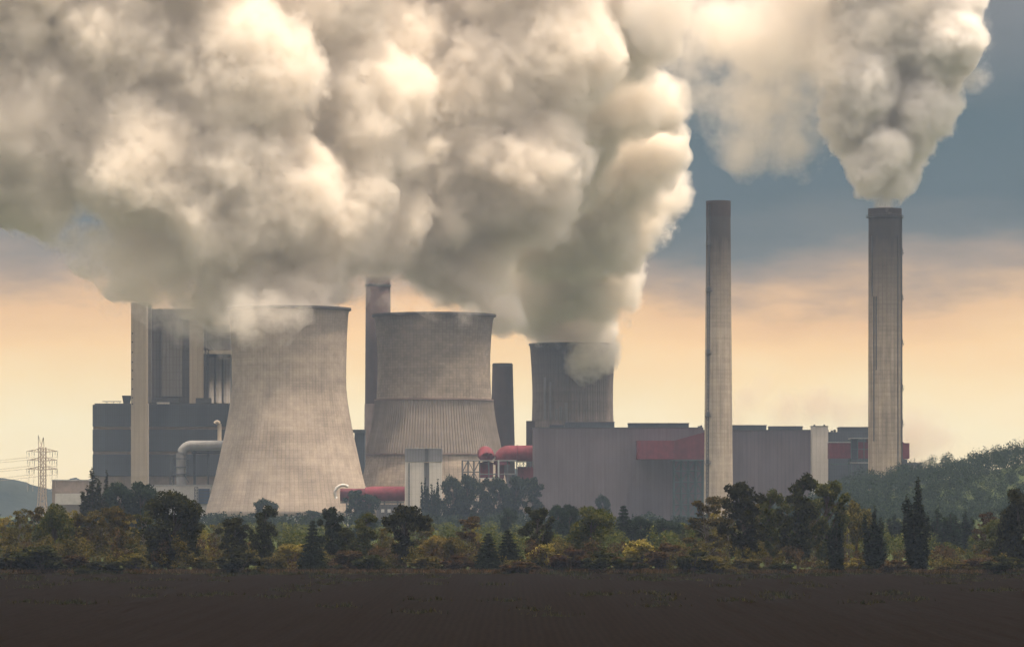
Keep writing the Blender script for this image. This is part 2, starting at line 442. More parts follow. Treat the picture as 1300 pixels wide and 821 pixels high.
M = {}
def plant_mats():
    M['rim_dark'] = mat_plain('rim_dark', (.07, .065, .065), .9)
    M['leg_concrete'] = mat_plain('leg_concrete', (.36, .35, .33), .9)
    M['clad_dark'] = mat_clad('clad_dark', (.052, .064, .080), 1.5, 4.5, .12, .22)
    M['clad_grey'] = mat_clad('clad_grey', (.105, .09, .105), 2.4, None, .09, .2, line=.12)
    M['clad_grey2'] = mat_clad('clad_grey_light', (.115, .11, .115), 2.0, 6.0, .12, .2)
    M['boiler_panel'] = mat_clad('boiler_panel', (.17, .16, .15), 2.2, 5.0, .08, .18)
    M['beige_band'] = mat_plain('beige_band', (.22, .18, .15), .85)
    M['stair_concrete'] = mat_clad('stair_concrete', (.40, .345, .28), 3.2, 3.6, .05, .12, .9, .1)
    M['silo_concrete'] = mat_clad('silo_concrete', (.5, .465, .42), 2.4, 4.0, .05, .14, .9, .1)
    M['silo_cap'] = mat_clad('silo_cap', (.17, .17, .18), 1.6, None, .08, .16)
    M['white_wall'] = mat_plain('white_wall', (.48, .46, .43), .8, .1)
    M['red_paint'] = mat_plain('red_paint', (.125, .023, .034), .85, .3, .25)
    M['red_dull'] = mat_plain('red_dull', (.095, .02, .029), .85, .3, .2)
    M['steel'] = mat_plain('steel', (.06, .066, .072), .6, .2)
    M['steel_light'] = mat_plain('steel_light', (.34, .34, .34), .6, .15)
    M['steel_green'] = mat_plain('steel_green', (.05, .085, .085), .7, .2)
    M['pipe_grey'] = mat_plain('pipe_grey', (.25, .25, .25), .5, .14, .2)
    M['blue_panel'] = mat_clad('blue_panel', (.05, .085, .14), .7, 1.4)
    M['brick_brown'] = mat_plain('brick_brown', (.05, .032, .028), .9, .22, .1)
    M['brick_light'] = mat_plain('brick_light', (.19, .14, .125), .9, .2, .1)
    M['pylon_steel'] = mat_plain('pylon_steel', (.30, .24, .19), .6, .1)

def lattice(mb, x0, x1, y, z0, z1, nx, nz, r=.22, diag=True):
    """steel frame standing in one vertical plane"""
    xs = [x0 + (x1 - x0) * i / nx for i in range(nx + 1)]; zs = [z0 + (z1 - z0) * i / nz for i in range(nz + 1)]
    for x in xs: mb.tube([(x, y, z0), (x, y, z1)], r * 1.3, 4, smooth=False)
    for z in zs[1:]: mb.tube([(x0, y, z), (x1, y, z)], r, 4, smooth=False)
    if diag:
        for i in range(nx):
            for j in range(nz):
                a, b = ((xs[i], y, zs[j]), (xs[i + 1], y, zs[j + 1])) if (i + j) % 2 else ((xs[i + 1], y, zs[j]), (xs[i], y, zs[j + 1]))
                mb.tube([a, b], r * .7, 4, smooth=False)

def pbox(mb, x0, x1, y0, y1, d, depth):
    """box whose front face, at distance d, spans the given photo pixels"""
    return mb.box(wx(x0, d), wx(x1, d), d, d + depth, wz(y1, d), wz(y0, d))

def build_plant():
    plant_mats()
    # ---- cooling towers
    m1 = mat_shell('shell_near', (.42, .35, .285), 36, 2.1, 1.6, soot=(98, 145), soot_amt=.5, stain=.3, line=.16, tone=.1)
    cooling_tower(367, 2400, [(392, 76.5), (400, 75.2), (425, 73.6), (470, 72.6), (500, 73.4), (540, 79.5), (575, 87), (612, 95.5), (655, 106.5)], 655, m1,
                  'wide beige cooling tower nearest the boiler house, the tallest of three', nseg=320)
    m2 = mat_shell('shell_middle', (.36, .30, .24), 36, 2.3, 1.7, soot=(78, 138), soot_amt=.62, tone=.22, line=.22, stain=.35)
    root, pr = cooling_tower(551, 2480, [(400, 76.5), (408, 74.8), (430, 72.6), (465, 71.4), (508, 73.2), (540, 77.5), (577, 84.5), (615, 92.5), (655, 101)], 655, m2,
                  'cooling tower wearing a grey ribbed band round its waist, middle of three')
    k = A * 2480; ox, oy = root.location.x, root.location.y
    tb = smooth_prof([(508, 73.2), (540, 77.5), (577, 84.5)], 8)
    mb = MB().lathe([(r * k + .4, wz(y, 2480)) for y, r in reversed(tb)], 560, ox, oy, .75, smooth=False)
    mb.build('ribbed_band', mat_shell('shell_ribs', (.27, .235, .205), 36, 9, 30, tone=.05, line=.0, stain=.2), root)
    mb = MB()
    for yy, rr in ((508, 73.2), (577, 84.5)):
        z = wz(yy, 2480); r = rr * k
        mb.lathe([(r + .2, z - .5), (r + 1.3, z - .5), (r + 1.3, z + .5), (r + .2, z + .5)], 160, ox, oy, smooth=False, close=True)
    mb.build('band_edge', M['brick_light'], root)
    m3 = mat_shell('shell_far', (.23, .185, .16), 31, 3.2, 7, soot=(75, 130), soot_amt=.7, tone=.12, line=.15, streak=.35)
    root, pr = cooling_tower(727, 3000, [(437, 54), (445, 53), (470, 51.4), (500, 50.4), (537, 51.4), (580, 56), (620, 63), (652, 70)], 652, m3,
                  'smallest and darkest cooling tower, standing behind the long grey turbine hall', rib=.5, nseg=360)
    k = A * 3000; ox, oy = root.location.x, root.location.y
    for (px0, px1, y0, y1) in ((690, 693, 480, 533), (697, 699.5, 486, 533), (704, 707.5, 520, 534), (709.5, 713, 517, 534), (716, 720, 512, 535)):
        mb = MB(); vs = []; fs = []
        for j in range(9):
            y = y0 + (y1 - y0) * j / 8; r = interp([(q[1], q[0]) for q in reversed(pr)], wz(y, 3000)) + .9
            for px in (px0, px1):
                dx = (px - 727) * k; vs.append((ox + dx, oy - math.sqrt(max(r * r - dx * dx, 1)), wz(y, 3000)))
                vs.append((ox + dx, oy - math.sqrt(max(r * r - dx * dx, 1)) + 1.2, wz(y, 3000)))
        for j in range(8):
            a = j * 4; fs += [(a, a + 2, a + 6, a + 4), (a, a + 4, a + 5, a + 1), (a + 2, a + 3, a + 7, a + 6)]
        fs += [(0, 1, 3, 2), (32, 34, 35, 33)]
        mb.add(vs, fs); mb.build('repair_strip', M['boiler_panel'], root)

    # ---- tall chimneys
    def chimney(cx, d, y_top, y_bot, r_top, r_bot, mat, label, parts=True, cap=None):
        k = A * d
        root = empty('chimney', (wx(cx, d), d, 0), label, 'chimney')
        ox, oy = root.location.x, d
        zt = wz(y_top, d)
        zb = -1
        rb = r_bot + (r_bot - r_top) * ((640 + 14 / k) - y_bot) / (y_bot - y_top)
        pr = [(r_top * k + (rb * k - r_top * k) * (1 - (z / zt)), z) for z in np.linspace(zb, zt, 24)]
        MB().lathe(pr + [(pr[-1][0] - 1, zt), (pr[-1][0] - 1, zt - 14), (.1, zt - 14)], 96, ox, oy).build('shaft', mat, root)
        return root, k, pr, zt
    soot1 = mat_shell('chimney_pale', (.43, .36, .285), 8, 2.4, 2.3, soot=(112, 170), soot_amt=.97, tone=.08, line=.16, streak=.3, stain=.15)
    root, k, pr, zt = chimney(912, 2300, 256, 600, 15.2, 18.2, soot1, 'slimmer tall chimney with no smoke, standing before the red duct')
    ox, oy = root.location.x, root.location.y
    rt = pr[-1][0]
    MB().lathe([(rt + .12, zt - 9), (rt + .25, zt - 9), (rt + .25, zt + .3), (rt - 1, zt + .3)], 96, ox, oy, smooth=False).build('top_band', mat_plain('soot_band', (.035, .024, .022), .9), root)
    def rad(z): return interp([(q[1], q[0]) for q in pr], z)
    sx = lambda z, f: ox + rad(z) * f
    mb = MB()
    for dx in (-.45, .45):
        mb.tube([(sx(z, -.80) + dx, oy - rad(z) * .62 - .8, z) for z in np.linspace(8, zt - 2, 16)], .28, 5)
    for z in np.arange(8, zt - 3, 2.2): mb.tube([(sx(z, -.80) - .5, oy - rad(z) * .62 - .8, z), (sx(z, -.80) + .5, oy - rad(z) * .62 - .8, z)], .15, 4)
    mb.build('ladder', M['steel'], root)
    for yy in (311, 370, 449, 528, 588):
        z = wz(yy, 2300); g = MB(); x0 = sx(z, -.80); y0 = oy - rad(z) * .62 - 1.0
        g.box(x0 - 1.9, x0 + 1.9, y0 - 1.2, y0 + 1.6, z - .25, z); g.box(x0 - .9, x0 + .9, y0 - .8, y0 + .9, z + .003, z + 2.4)
        for q in (-1.8, 1.8): g.box(x0 + q - .08, x0 + q + .08, y0 - 1.15, y0 - .95, z + .003, z + 1.2)
        g.box(x0 - 1.9, x0 + 1.9, y0 - 1.16, y0 - 1.0, z + 1.15, z + 1.3)
        g.tube([(x0 - 1.5, y0, z - .3), (x0, y0 + 1.5, z - 2.6)], .15, 4); g.tube([(x0 + 1.5, y0, z - .3), (x0, y0 + 1.5, z - 2.6)], .15, 4)
        g.build('platform', M['steel'], root)
    soot2 = mat_shell('chimney_wide', (.43, .35, .265), 10, 2.6, 2.6, soot=(105, 172), soot_amt=.96, tone=.1, line=.2, streak=.42, stain=.2)
    root, k, pr, zt = chimney(1123.3, 2350, 266, 600, 20.6, 21.2, soot2, 'thicker tall chimney with cream smoke pouring from its sooty top')
    ox, oy = root.location.x, root.location.y; rt = pr[-1][0]
    MB().lathe([(rt + .12, zt - 4.5), (rt + .3, zt - 4.5), (rt + .3, zt + .4), (rt - 1, zt + .4)], 96, ox, oy, smooth=False).build('top_band', D2.materials['soot_band'], root)
    g = MB(); z = wz(276, 2350); r = rt
    g.lathe([(r + .1, z - .3), (r + 1.5, z - .3), (r + 1.5, z), (r + .1, z)], 64, ox, oy, smooth=False, close=True)
    g.lathe([(r + 1.35, z + 1.1), (r + 1.5, z + 1.1), (r + 1.5, z + 1.3), (r + 1.35, z + 1.3)], 64, ox, oy, smooth=False, close=True)
    for i in range(32): a = i * math.pi / 16; g.tube([(ox + (r + 1.42) * math.cos(a), oy + (r + 1.42) * math.sin(a), z), (ox + (r + 1.42) * math.cos(a), oy + (r + 1.42) * math.sin(a), z + 1.2)], .07, 4)
    g.build('gallery', M['steel'], root)
    for yy in (321, 379, 436, 493, 538, 585):
        z = wz(yy, 2350); g = MB(); r = rad(z)
        x0 = ox + r
        g.box(x0 - .8, x0 + 1.6, oy - 2.6, oy + 1.6, z - .25, z); g.box(x0 - .5, x0 + .8, oy - 1.4, oy + .6, z + .003, z + 2.5)
        g.box(x0 + 1.45, x0 + 1.6, oy - 2.6, oy + 1.6, z + 1.1, z + 1.3); g.box(x0 - .8, x0 + 1.6, oy - 2.6, oy - 2.45, z + 1.1, z + 1.3)
        g.tube([(x0 + 1.3, oy - 2, z - .3), (x0 - .1, oy - 2, z - 2.6)], .15, 4)
        g.build('platform', M['steel'], root)
    g = MB(); rr = pr[0][0]
    for fx in (.965, .93): g.tube([(ox + rad(z) * fx + .5, oy - rad(z) * math.sqrt(1 - fx * fx) - .5, z) for z in np.linspace(10, zt - 3, 14)], .26, 5)
    g.build('ladder', M['steel'], root)
    for px, y0, y1 in ((1108, 377, 560), (1110.8, 377, 470), (1106, 300, 377), (1138.5, 300, 600)):
        g = MB(); dx = (px - 1123.3) * k; fx = dx / rad(90)
        g.tube([(ox + dx, oy - rad(z) * math.sqrt(1 - fx * fx) - .25, z) for z in np.linspace(wz(y1, 2350), wz(y0, 2350), 10)], .34, 5)
        g.build('cable_duct', M['steel'], root)
    # brown chimneys far behind
    d = 2900; root = empty('chimney', (wx(480, d), d, 0), 'dark brown chimney between two cooling towers, its top lost in the steam', 'chimney')
    ox, oy = root.location.x, d
    MB().lathe([(16.6 * A * d, wz(514, d)), (16.2 * A * d, wz(440, d)), (15.6 * A * d, wz(352, d)), (14 * A * d, wz(352, d)), (14 * A * d, wz(366, d)), (.1, wz(366, d))], 48, ox, oy).build('shaft', M['brick_brown'], root)
    MB().lathe([(18.4 * A * d, -1), (17.2 * A * d, wz(512.5, d)), (16 * A * d, wz(512.5, d))], 48, ox, oy, smooth=False).build('base', M['brick_light'], root)
    MB().lathe([(16.7 * A * d, wz(364, d)), (16.7 * A * d, wz(361, d)), (15 * A * d, wz(361, d)), (15 * A * d, wz(364, d))], 48, ox, oy, smooth=False, close=True).build('gallery', M['steel'], root)
    d = 2950; root = empty('chimney', (wx(638, d), d, 0), 'short dark brown chimney with a plain flat top behind the middle cooling tower', 'chimney')
    ox = root.location.x
    MB().lathe([(16.5 * A * d, -1), (15.4 * A * d, wz(560, d)), (12.9 * A * d, wz(462.5, d)), (12.1 * A * d, wz(461, d)), (10.5 * A * d, wz(461, d)), (10.5 * A * d, wz(470, d)), (.1, wz(470, d))], 48, ox, d).build('shaft', M['brick_brown'], root)
    MB().lathe([(13.1 * A * d, wz(465, d)), (13.2 * A * d, wz(463, d)), (12 * A * d, wz(463, d)), (12 * A * d, wz(465, d))], 48, ox, d, smooth=False, close=True).build('collar', M['steel'], root)
    g = MB(); pbox(g, 668, 679, 534, 600, 2800, 8); o = g.build('vent_shaft', M['brick_brown']); tag(o, 'narrow brown vent shaft at the left end of the turbine hall roof', 'vent shaft')
    root = empty('transfer_house', (wx(456, 2800), 2800, 0), 'small dark conveyor house in the gap between the two big cooling towers', 'industrial building')
    pbox(MB(), 450, 463, 549, 680, 2800, 14).build('wall', M['clad_dark'], root); pbox(MB(), 447, 463.5, 545, 548.8, 2798, 18).build('roof', M['steel'], root)

    # ---- boiler house complex
    d = 2560
    root = empty('boiler_house', (wx(204, d), d, 0), 'massive dark blue clad boiler house with pale bands, left of the cooling towers', 'power station building')
    for (y0, y1) in ((513.5, 541), (545, 572.5), (576.5, 604)):
        g = MB(); pbox(g, 117.5, 291, y0, y1, d, 92); g.build('clad_storey', M['clad_dark'], root)
    for (y0, y1) in ((541.1, 544.9), (572.6, 576.4)):
        g = MB(); pbox(g, 118.2, 290.5, y0, y1, d + .8, 90); g.build('band', M['beige_band'], root)
    pbox(MB(), 118.5, 290, 604.1, 676, d + 1, 90).build('plinth', M['beige_band'], root)
    pbox(MB(), 120, 290, 511.8, 513.4, d + 1, 88).build('roof', M['steel'], root)
    # upper boiler block
    g = MB(); pbox(g, 186, 262, 392, 511.6, d + 12, 60); g.build('boiler_tower', M['clad_grey2'], root)
    pbox(MB(), 205, 231.5, 408, 503, d + 10.8, 1.1).build('pale_panel', M['boiler_panel'], root)
    pbox(MB(), 240.5, 258, 396, 513, d + 9, 2.9).build('pilaster', M['stair_concrete'], root)
    g = MB(); pbox(g, 182.5, 192, 386, 511.5, d + 8, 6); g.build('lift_shaft', M['boiler_panel'], root)
    g = MB(); pbox(g, 262, 292, 446, 511, d + 16, 50); g.build('filter_house', M['clad_dark'], root)
    g = MB()
    for i in range(3): g.tube([(wx(266 + i * 10, d), d + 14, wz(511, d)), (wx(266 + i * 10, d), d + 14, wz(452, d))], 2.4, 20)
    g.build('filter_vessel', M['boiler_panel'], root)
    pbox(MB(), 258, 293, 444.5, 449, d + 11, 52).build('filter_ledge', M['stair_concrete'], root)
    g = MB(); pbox(g, 262, 292, 412, 444, d + 15, 40); g.build('penthouse', M['clad_grey2'], root)
    g = MB(); z0, z1 = wz(445, d), wz(412, d)
    g.tube([(wx(258.5, d), d + 13, wz(428, d)), (wx(272, d), d + 13, wz(447, d))], .5, 6); lattice(g, wx(259, d), wx(263, d), d + 11, wz(510, d), wz(425, d), 1, 14, .2)
    g.build('steel_frame', M['steel'], root)
    pbox(MB(), 192.5, 229, 505, 511.4, d + 6, 5).build('balcony', M['steel'], root)
    pbox(MB(), 248.5, 268, 505, 511.4, d + 5, 3.9).build('balcony', M['steel'], root)
    pbox(MB(), 199, 215, 510.4, 512.6, d - 1, 1.8).build('awning', M['white_wall'], root)
    g = MB()
    xa, xb, za, zb = wx(157, d), wx(161, d), wz(511.7, d), wz(501.5, d)
    c = (xa + xb) / 2
    g.add([(c - 2, d + 8, za), (c + 2, d + 8, za), (c + 2, d + 12, za), (c - 2, d + 12, za), (c - 2.9, d + 7.2, zb), (c + 2.9, d + 7.2, zb), (c + 2.9, d + 12.8, zb), (c - 2.9, d + 12.8, zb)],
          [(0, 3, 2, 1), (4, 5, 6, 7), (0, 1, 5, 4), (1, 2, 6, 5), (2, 3, 7, 6), (3, 0, 4, 7)])
    g.build('roof_hopper', M['clad_dark'], root)
    g = MB(); zr = wz(509, d)
    g.tube([(wx(129, d), d + 6, zr), (wx(153, d), d + 6, zr)], .35, 6)
    for px in (134.5, 143, 151): g.tube([(wx(px, d), d + 6, wz(512, d)), (wx(px, d), d + 6, zr)], .25, 5)
    g.build('roof_pipe', M['pipe_grey'], root)
    d2 = 2540
    root = empty('stair_tower', (wx(176, d2), d2, 0), 'tall plain beige concrete tower rising in front of the dark boiler house', 'tower')
    pbox(MB(), 166.3, 186, 384, 676, d2, 11).build('shaft', M['stair_concrete'], root)
    for yy in (423, 434, 447, 459.5, 470, 481, 493.5, 504.5, 512.5):
        pbox(MB(), 167.3, 168.9, yy - .8, yy + .9, d2 - .12, .4).build('window', M['steel'], root)
    pbox(MB(), 186.05, 188, 512, 660, d2 + 4, 6).build('cable_shaft', M['silo_concrete'], root)
    # grey pipe
    d3 = 2515; k3 = A * d3
    root = empty('steam_pipe', (wx(230, d3), d3, 0), 'fat grey elbow pipe in front of the dark boiler house wall', 'pipe')
    rp = 6.4 * k3; z_h = wz(565.3, d3); xv = wx(230, d3)
    arc = [(xv + 3 * rp * 0 + 14 * k3 * (1 - math.cos(a)), d3, z_h - 14 * k3 * (1 - math.sin(a))) for a in np.linspace(0, math.pi / 2, 9)]
    MB().tube([(xv, d3, 0)] + arc + [(wx(300, d3), d3, z_h)], rp, 24).build('main_pipe', M['pipe_grey'], root)
    g = MB(); xs = wx(275.5, d3); zt2 = wz(540, d3)
    g.tube([(xs + 3 * k3, d3 + 1, z_h)] + [(xs + 3 * k3 * math.cos(a), d3 + 1, zt2 + 4.5 * k3 * math.sin(a)) for a in np.linspace(0, math.pi * .8, 8)], [2.6 * k3] * 9, 16)
    g.build('vent_pipe', M['stair_concrete'], root)
    g = MB()
    for yy in (582, 592.5, 601.5):
        z = wz(yy, d3); g.lathe([(rp + .2, z - .25), (rp + 2.2, z - .25), (rp + 2.2, z + .25), (rp + .2, z + .25)], 24, xv, d3, smooth=False, close=True)
    lattice(g, xv - 7, xv - 4.6, d3 - 1, 0, wz(577, d3), 1, 9, .25)
    g.tube([(xv + 5, d3 - 1, wz(612, d3)), (xv + 2, d3 - 3, wz(602, d3))], .3, 5)
    for px in (246, 247.5, 264): g.tube([(wx(px, d3), d3 + 2, 0), (wx(px, d3), d3 + 2, z_h - rp * .5)], .45, 6)
    g.tube([(wx(243, d3), d3 + 2, wz(574.5, d3)), (wx(296, d3), d3 + 2, wz(574.5, d3))], .8, 6)
    g.build('support', M['steel'], root)
    # low white building
    d4 = 2478
    root = empty('white_building', (wx(228, d4), d4, 0), 'long low white building under the grey elbow pipe', 'industrial building')
    pbox(MB(), 188, 268, 616.5, 670, d4, 24).build('wall', M['white_wall'], root)
    pbox(MB(), 187.5, 268.5, 614.8, 616.3, d4 - .4, 25).build('roof', M['steel_light'], root)
    g = MB(); pbox(g, 252, 266, 620, 639, d4 - 1.5, 1.4); g.build('louvre_unit', M['blue_panel'], root)
    for yy in (623, 627, 631, 635): pbox(MB(), 253, 266, yy, yy + .9, d4 - 1.9, .38).build('louvre_fin', M['steel'], root)
    g = MB(); lattice(g, wx(247.5, d4), wx(251.5, d4), d4 - 2, wz(640, d4), wz(618, d4), 1, 6, .16); g.build('ladder_frame', M['steel'], root)
    d5 = 2750
    root = empty('storage_hall', (wx(90, d5), d5, 0), 'low pinkish storage hall at the foot of the distant hills', 'industrial building')
    pbox(MB(), 66, 112, 610, 665, d5, 40).build('wall', M['beige_band'], root); pbox(MB(), 65.5, 112.5, 608.4, 609.9, d5 - .5, 41).build('roof', M['steel_light'], root)
    pbox(MB(), 70, 112, 626, 640, d5 - 9, 8).build('loading_bay', M['white_wall'], root)

    # ---- between the towers
    d = 2260
    root = empty('silo_tower', (wx(537.5, d), d, 0), 'pale twin concrete silo with a grey cap before the middle cooling tower', 'silo')
    pbox(MB(), 514.3, 538.5, 586, 672, d, 10).build('silo', M['silo_concrete'], root); pbox(MB(), 545, 561, 586, 672, d, 10).build('silo', M['silo_concrete'], root)
    pbox(MB(), 538.6, 544.9, 587, 672, d + 1.5, 8).build('joint_wall', M['silo_cap'], root)
    pbox(MB(), 514, 561.3, 569.5, 585.9, d - .3, 10.6).build('cap', M['silo_cap'], root)
    pbox(MB(), 539.5, 544, 569.3, 586, d - .9, .5).build('downpipe', M['steel'], root)
    pbox(MB(), 518.6, 520, 587, 660, d - .5, .45).build('downpipe', M['steel'], root)
    g = MB(); lattice(g, wx(533, d), wx(558, d), d - 5, 0, wz(643, d), 5, 2, .14, False); g.build('railing', M['steel'], root)
    pbox(MB(), 514, 562, 568.7, 569.3, d - .6, 11).build('parapet', M['steel_light'], root)
    d = 2290; k = A * d
    root = empty('red_duct', (wx(470, d), d, 0), 'long dull red duct lying low left of the twin concrete silo', 'duct')
    MB().tube([(wx(432, d), d, wz(628, d)), (wx(466, d), d, wz(628, d))], 8.2 * k, 24).build('duct_pipe', M['red_dull'], root)
    MB().tube([(wx(464, d), d, wz(627, d)), (wx(474, d), d, wz(626.5, d)), (wx(513.8, d), d, wz(626.5, d))], [8.6 * k, 9.5 * k, 9.5 * k], 24).build('duct_pipe', M['red_paint'], root)
    g = MB()
    for px in (440, 456, 472, 488, 505): g.box(wx(px, d) - .4, wx(px, d) + .4, d - .4, d + .4, -1, wz(635, d))
    g.box(wx(432, d), wx(513, d), d - 2, d + 2, wz(638.5, d), wz(636.6, d)); g.build('support', M['steel'], root)
    g = MB(); cxx, czz = wx(436, d), wz(626, d)
    g.tube([(cxx + 10.5 * k * math.cos(a), d - 4.2, czz + 10.5 * k * math.sin(a)) for a in np.linspace(R(52), R(218), 14)], 1.9 * k, 12)
    g.build('elbow', M['white_wall'], root)
    root = empty('pump_house', (wx(490, 2275), 2275, 0), 'low grey pump house beneath the dull red duct', 'industrial building')
    pbox(MB(), 478, 513, 641, 672, 2275, 8).build('wall', M['clad_grey2'], root); pbox(MB(), 477, 513.5, 639.8, 640.9, 2274.5, 9).build('roof', M['steel'], root)
    for px in (484, 492, 500): pbox(MB(), px, px + 4, 646, 650, 2274.8, .15).build('window', M['white_wall'], root)
    d = 2330; k = A * d
    root = empty('flue_duct', (wx(642, d), d, 0), 'thick bright red flue duct with rounded bends left of the turbine hall', 'duct')
    zc = wz(575.5, d)
    MB().tube([(wx(615.5, d), d + 14, zc), (wx(616, d), d + 6, zc), (wx(617, d), d, zc - .3), (wx(618, d), d - 3, wz(580, d)), (wx(618, d), d - 3.5, wz(588, d))], [9.8 * k] * 5, 24).build('bend', M['red_paint'], root)
    MB().tube([(wx(637, d), d - 3.5, wz(590, d))] + [(wx(637, d) + 9 * k * (1 - math.cos(a)), d - 3.5, zc - 4 + 4 * math.sin(a)) for a in np.linspace(0, math.pi / 2, 6)] + [(wx(676, d), d - 3.5, zc)], 10.2 * k, 24).build('bend', M['red_paint'], root)
    MB().tube([(wx(656, d), d - 3.5, zc), (wx(657.5, d), d - 3.5, zc)], 10.8 * k, 24).build('flange', M['red_dull'], root)
    for (x0, x1, y0, y1) in ((608.5, 626, 587, 606), (629, 640, 588, 607), (657, 677, 592, 608)):
        g = MB(); pbox(g, x0, x1, y0, y1, d - 1, 8); g.build('lower_duct', M['red_paint' if x0 < 629 else 'red_dull'], root)
    root = empty('steel_rack', (wx(626, d), d - 8, 0), 'open steel scaffold frame carrying the thick red flue duct', 'steel frame')
    for yy in (d - 8.5, d + 8):
        g = MB(); lattice(g, wx(587, d), wx(609, d), yy, 0, wz(584.5, d), 3, 6, .28); lattice(g, wx(609, d), wx(656, d), yy, 0, wz(584.5, d), 4, 5, .26, False)
        g.build('frame', M['steel'], root)
    g = MB(); g.box(wx(587, d), wx(656, d), d - 8.6, d - 3.9 - 10.2 * k * .2, wz(585.2, d), wz(584.2, d)); g.build('deck', M['steel_light'], root)
    g = MB(); g.box(wx(633, d) - .5, wx(633, d) + .5, d - 9.8, d - 8.9, 0, wz(584, d)); g.box(wx(608.5, d), wx(633, d), d - 9.5, d - 8.9, wz(607.5, d), wz(606.3, d)); g.build('post', M['steel_light'], root)
    g = MB(); lattice(g, wx(656, d), wx(677, d), d - 6, wz(594, d), wz(586.5, d), 5, 1, .2); g.build('truss', M['steel'], root)

    # ---- turbine hall
    d = 2450
    root = empty('turbine_hall', (wx(885, d), d, 0), 'very long plain grey turbine hall behind the two tall chimneys', 'power station building')
    pbox(MB(), 676.5, 893, 543, 672, d, 64).build('wall', M['clad_grey'], root)
    pbox(MB(), 893.1, 1052, 546, 672, d + .5, 62).build('wall', M['clad_grey'], root)
    pbox(MB(), 1052.1, 1105, 548, 672, d + 3, 58).build('wall', M['clad_dark'], root)
    pbox(MB(), 676, 893.2, 542.2, 542.9, d - .4, 65).build('parapet', M['steel'], root); pbox(MB(), 893.3, 1052, 545.2, 545.9, d, 63).build('parapet', M['steel'], root)
    for (x0, x1, y0, y1) in ((698, 716, 538.5, 542.1), (717, 780, 535, 542.1), (798, 874.5, 536.6, 542.1), (931, 973, 539.2, 545.1), (977.5, 1019, 540.6, 545.1), (1066, 1104, 541.6, 547.9)):
        g = MB(); pbox(g, x0, x1, y0 + .9, y1, d + 6, 18); m = g.build('roof_monitor', M['clad_dark'], root)
        pbox(MB(), x0 - .6, x1 + .6, y0, y0 + .85, d + 5.5, 19).build('cover', M['clad_grey'], m)
    for (px, y0) in ((886, 540.5), (889, 539.5), (1058.5, 545), (1055, 546)):
        pbox(MB(), px, px + 2.6, y0, 545.1 if px < 1000 else 547.9, d + 4, 3).build('roof_vent', M['steel'], root)
    root = empty('stair_tower', (wx(1041, 2434), 2434, 0), 'slim pale concrete stair tower against the right half of the turbine hall', 'tower')
    pbox(MB(), 1031, 1051.3, 541.3, 672, 2434, 12).build('shaft', M['silo_concrete'], root)
    pbox(MB(), 1030.6, 1051.7, 540.3, 541.2, 2433.6, 12.8).build('roof', M['steel'], root)
    for px in (1033, 1045.5): pbox(MB(), px, px + 2, 538.6, 540.2, 2437, 2).build('roof_vent', M['steel'], root)
    # red duct on its wall
    d = 2425
    root = empty('red_duct', (wx(850, d), d, 0), 'flat red box duct running along the turbine hall to the slimmer chimney', 'duct')
    pbox(MB(), 809, 811.5, 559, 582.5, d - .3, 24).build('end_frame', M['red_paint'], root)
    pbox(MB(), 811.6, 856, 559, 582.5, d, 23).build('duct_box', M['red_paint'], root)
    x0, x1 = wx(856.1, d), wx(905, d); zt0, zt1, zb = wz(559, d), wz(545.5, d), wz(582.8, d)
    MB().add([(x0, d - .4, zb), (x1, d - .4, zb), (x1, d - .4, zt1), (x0, d - .4, zt0), (x0, d + 20, zb), (x1, d + 20, zb), (x1, d + 20, zt1), (x0, d + 20, zt0)],
             [(0, 1, 2, 3), (5, 4, 7, 6), (3, 2, 6, 7), (1, 0, 4, 5), (0, 3, 7, 4), (2, 1, 5, 6)]).build('duct_wedge', M['red_dull'], root)
    g = MB()
    for y in (d + 1, d + 16): lattice(g, wx(856, d), wx(893, d), y, 0, wz(583, d), 4, 6, .3)
    g.box(wx(852, d), wx(897, d), d - 2, d + 18, wz(584.6, d), wz(583.4, d)); g.build('support', M['steel_green'], root)
    g = MB(); pbox(g, 893, 901, 585.5, 588, d - 4, 3); g.build('walkway', M['steel'], root)
    # red duct work round the smoking chimney
    d = 2400
    root = empty('red_duct', (wx(1103, d), d, 0), 'bright red duct boxes in a dark frame round the smoking chimney', 'duct')
    pbox(MB(), 1053, 1080, 561.8, 581.5, d, 14).build('duct_box', M['red_paint'], root)
    pbox(MB(), 1089, 1111.5, 561, 581.5, d - 3, 14).build('duct_box', M['red_paint'], root)
    pbox(MB(), 1102, 1114, 556.5, 560.9, d - 3, 12).build('duct_box', M['red_dull'], root)
    pbox(MB(), 1140, 1154.6, 562, 582, d, 12).build('duct_box', M['red_paint'], root)
    g = MB(); xa, xb, za, zb2 = wx(1142, d), wx(1148.5, d), wz(558, d), wz(561.9, d)
    g.add([(xa, d + 1, zb2), (xb, d + 1, zb2), (xa, d + 1, za), (xa, d + 11, zb2), (xb, d + 11, zb2), (xa, d + 11, za)], [(0, 1, 2), (3, 5, 4), (0, 3, 4, 1), (1, 4, 5, 2), (0, 2, 5, 3)]); g.build('duct_shoulder', M['red_paint'], root)
    pbox(MB(), 1052.5, 1080.5, 560.6, 561.6, d - .6, 15).build('cover_strip', M['steel_light'], root)
    g = MB()
    pbox(g, 1080.6, 1088.8, 556, 588, d + 1, 12); pbox(g, 1111.7, 1120, 552.5, 600, d + 1, 12); pbox(g, 1108, 1119.5, 552, 556.3, d - 1, 1.8)
    g.build('equipment_housing', M['clad_dark'], root)
    g = MB()
    for y in (d - 4.5, d + 14.5): lattice(g, wx(1080, d), wx(1120, d), y, 0, wz(556, d), 5, 8, .22, y > d)
    g.build('frame', M['steel_green'], root)
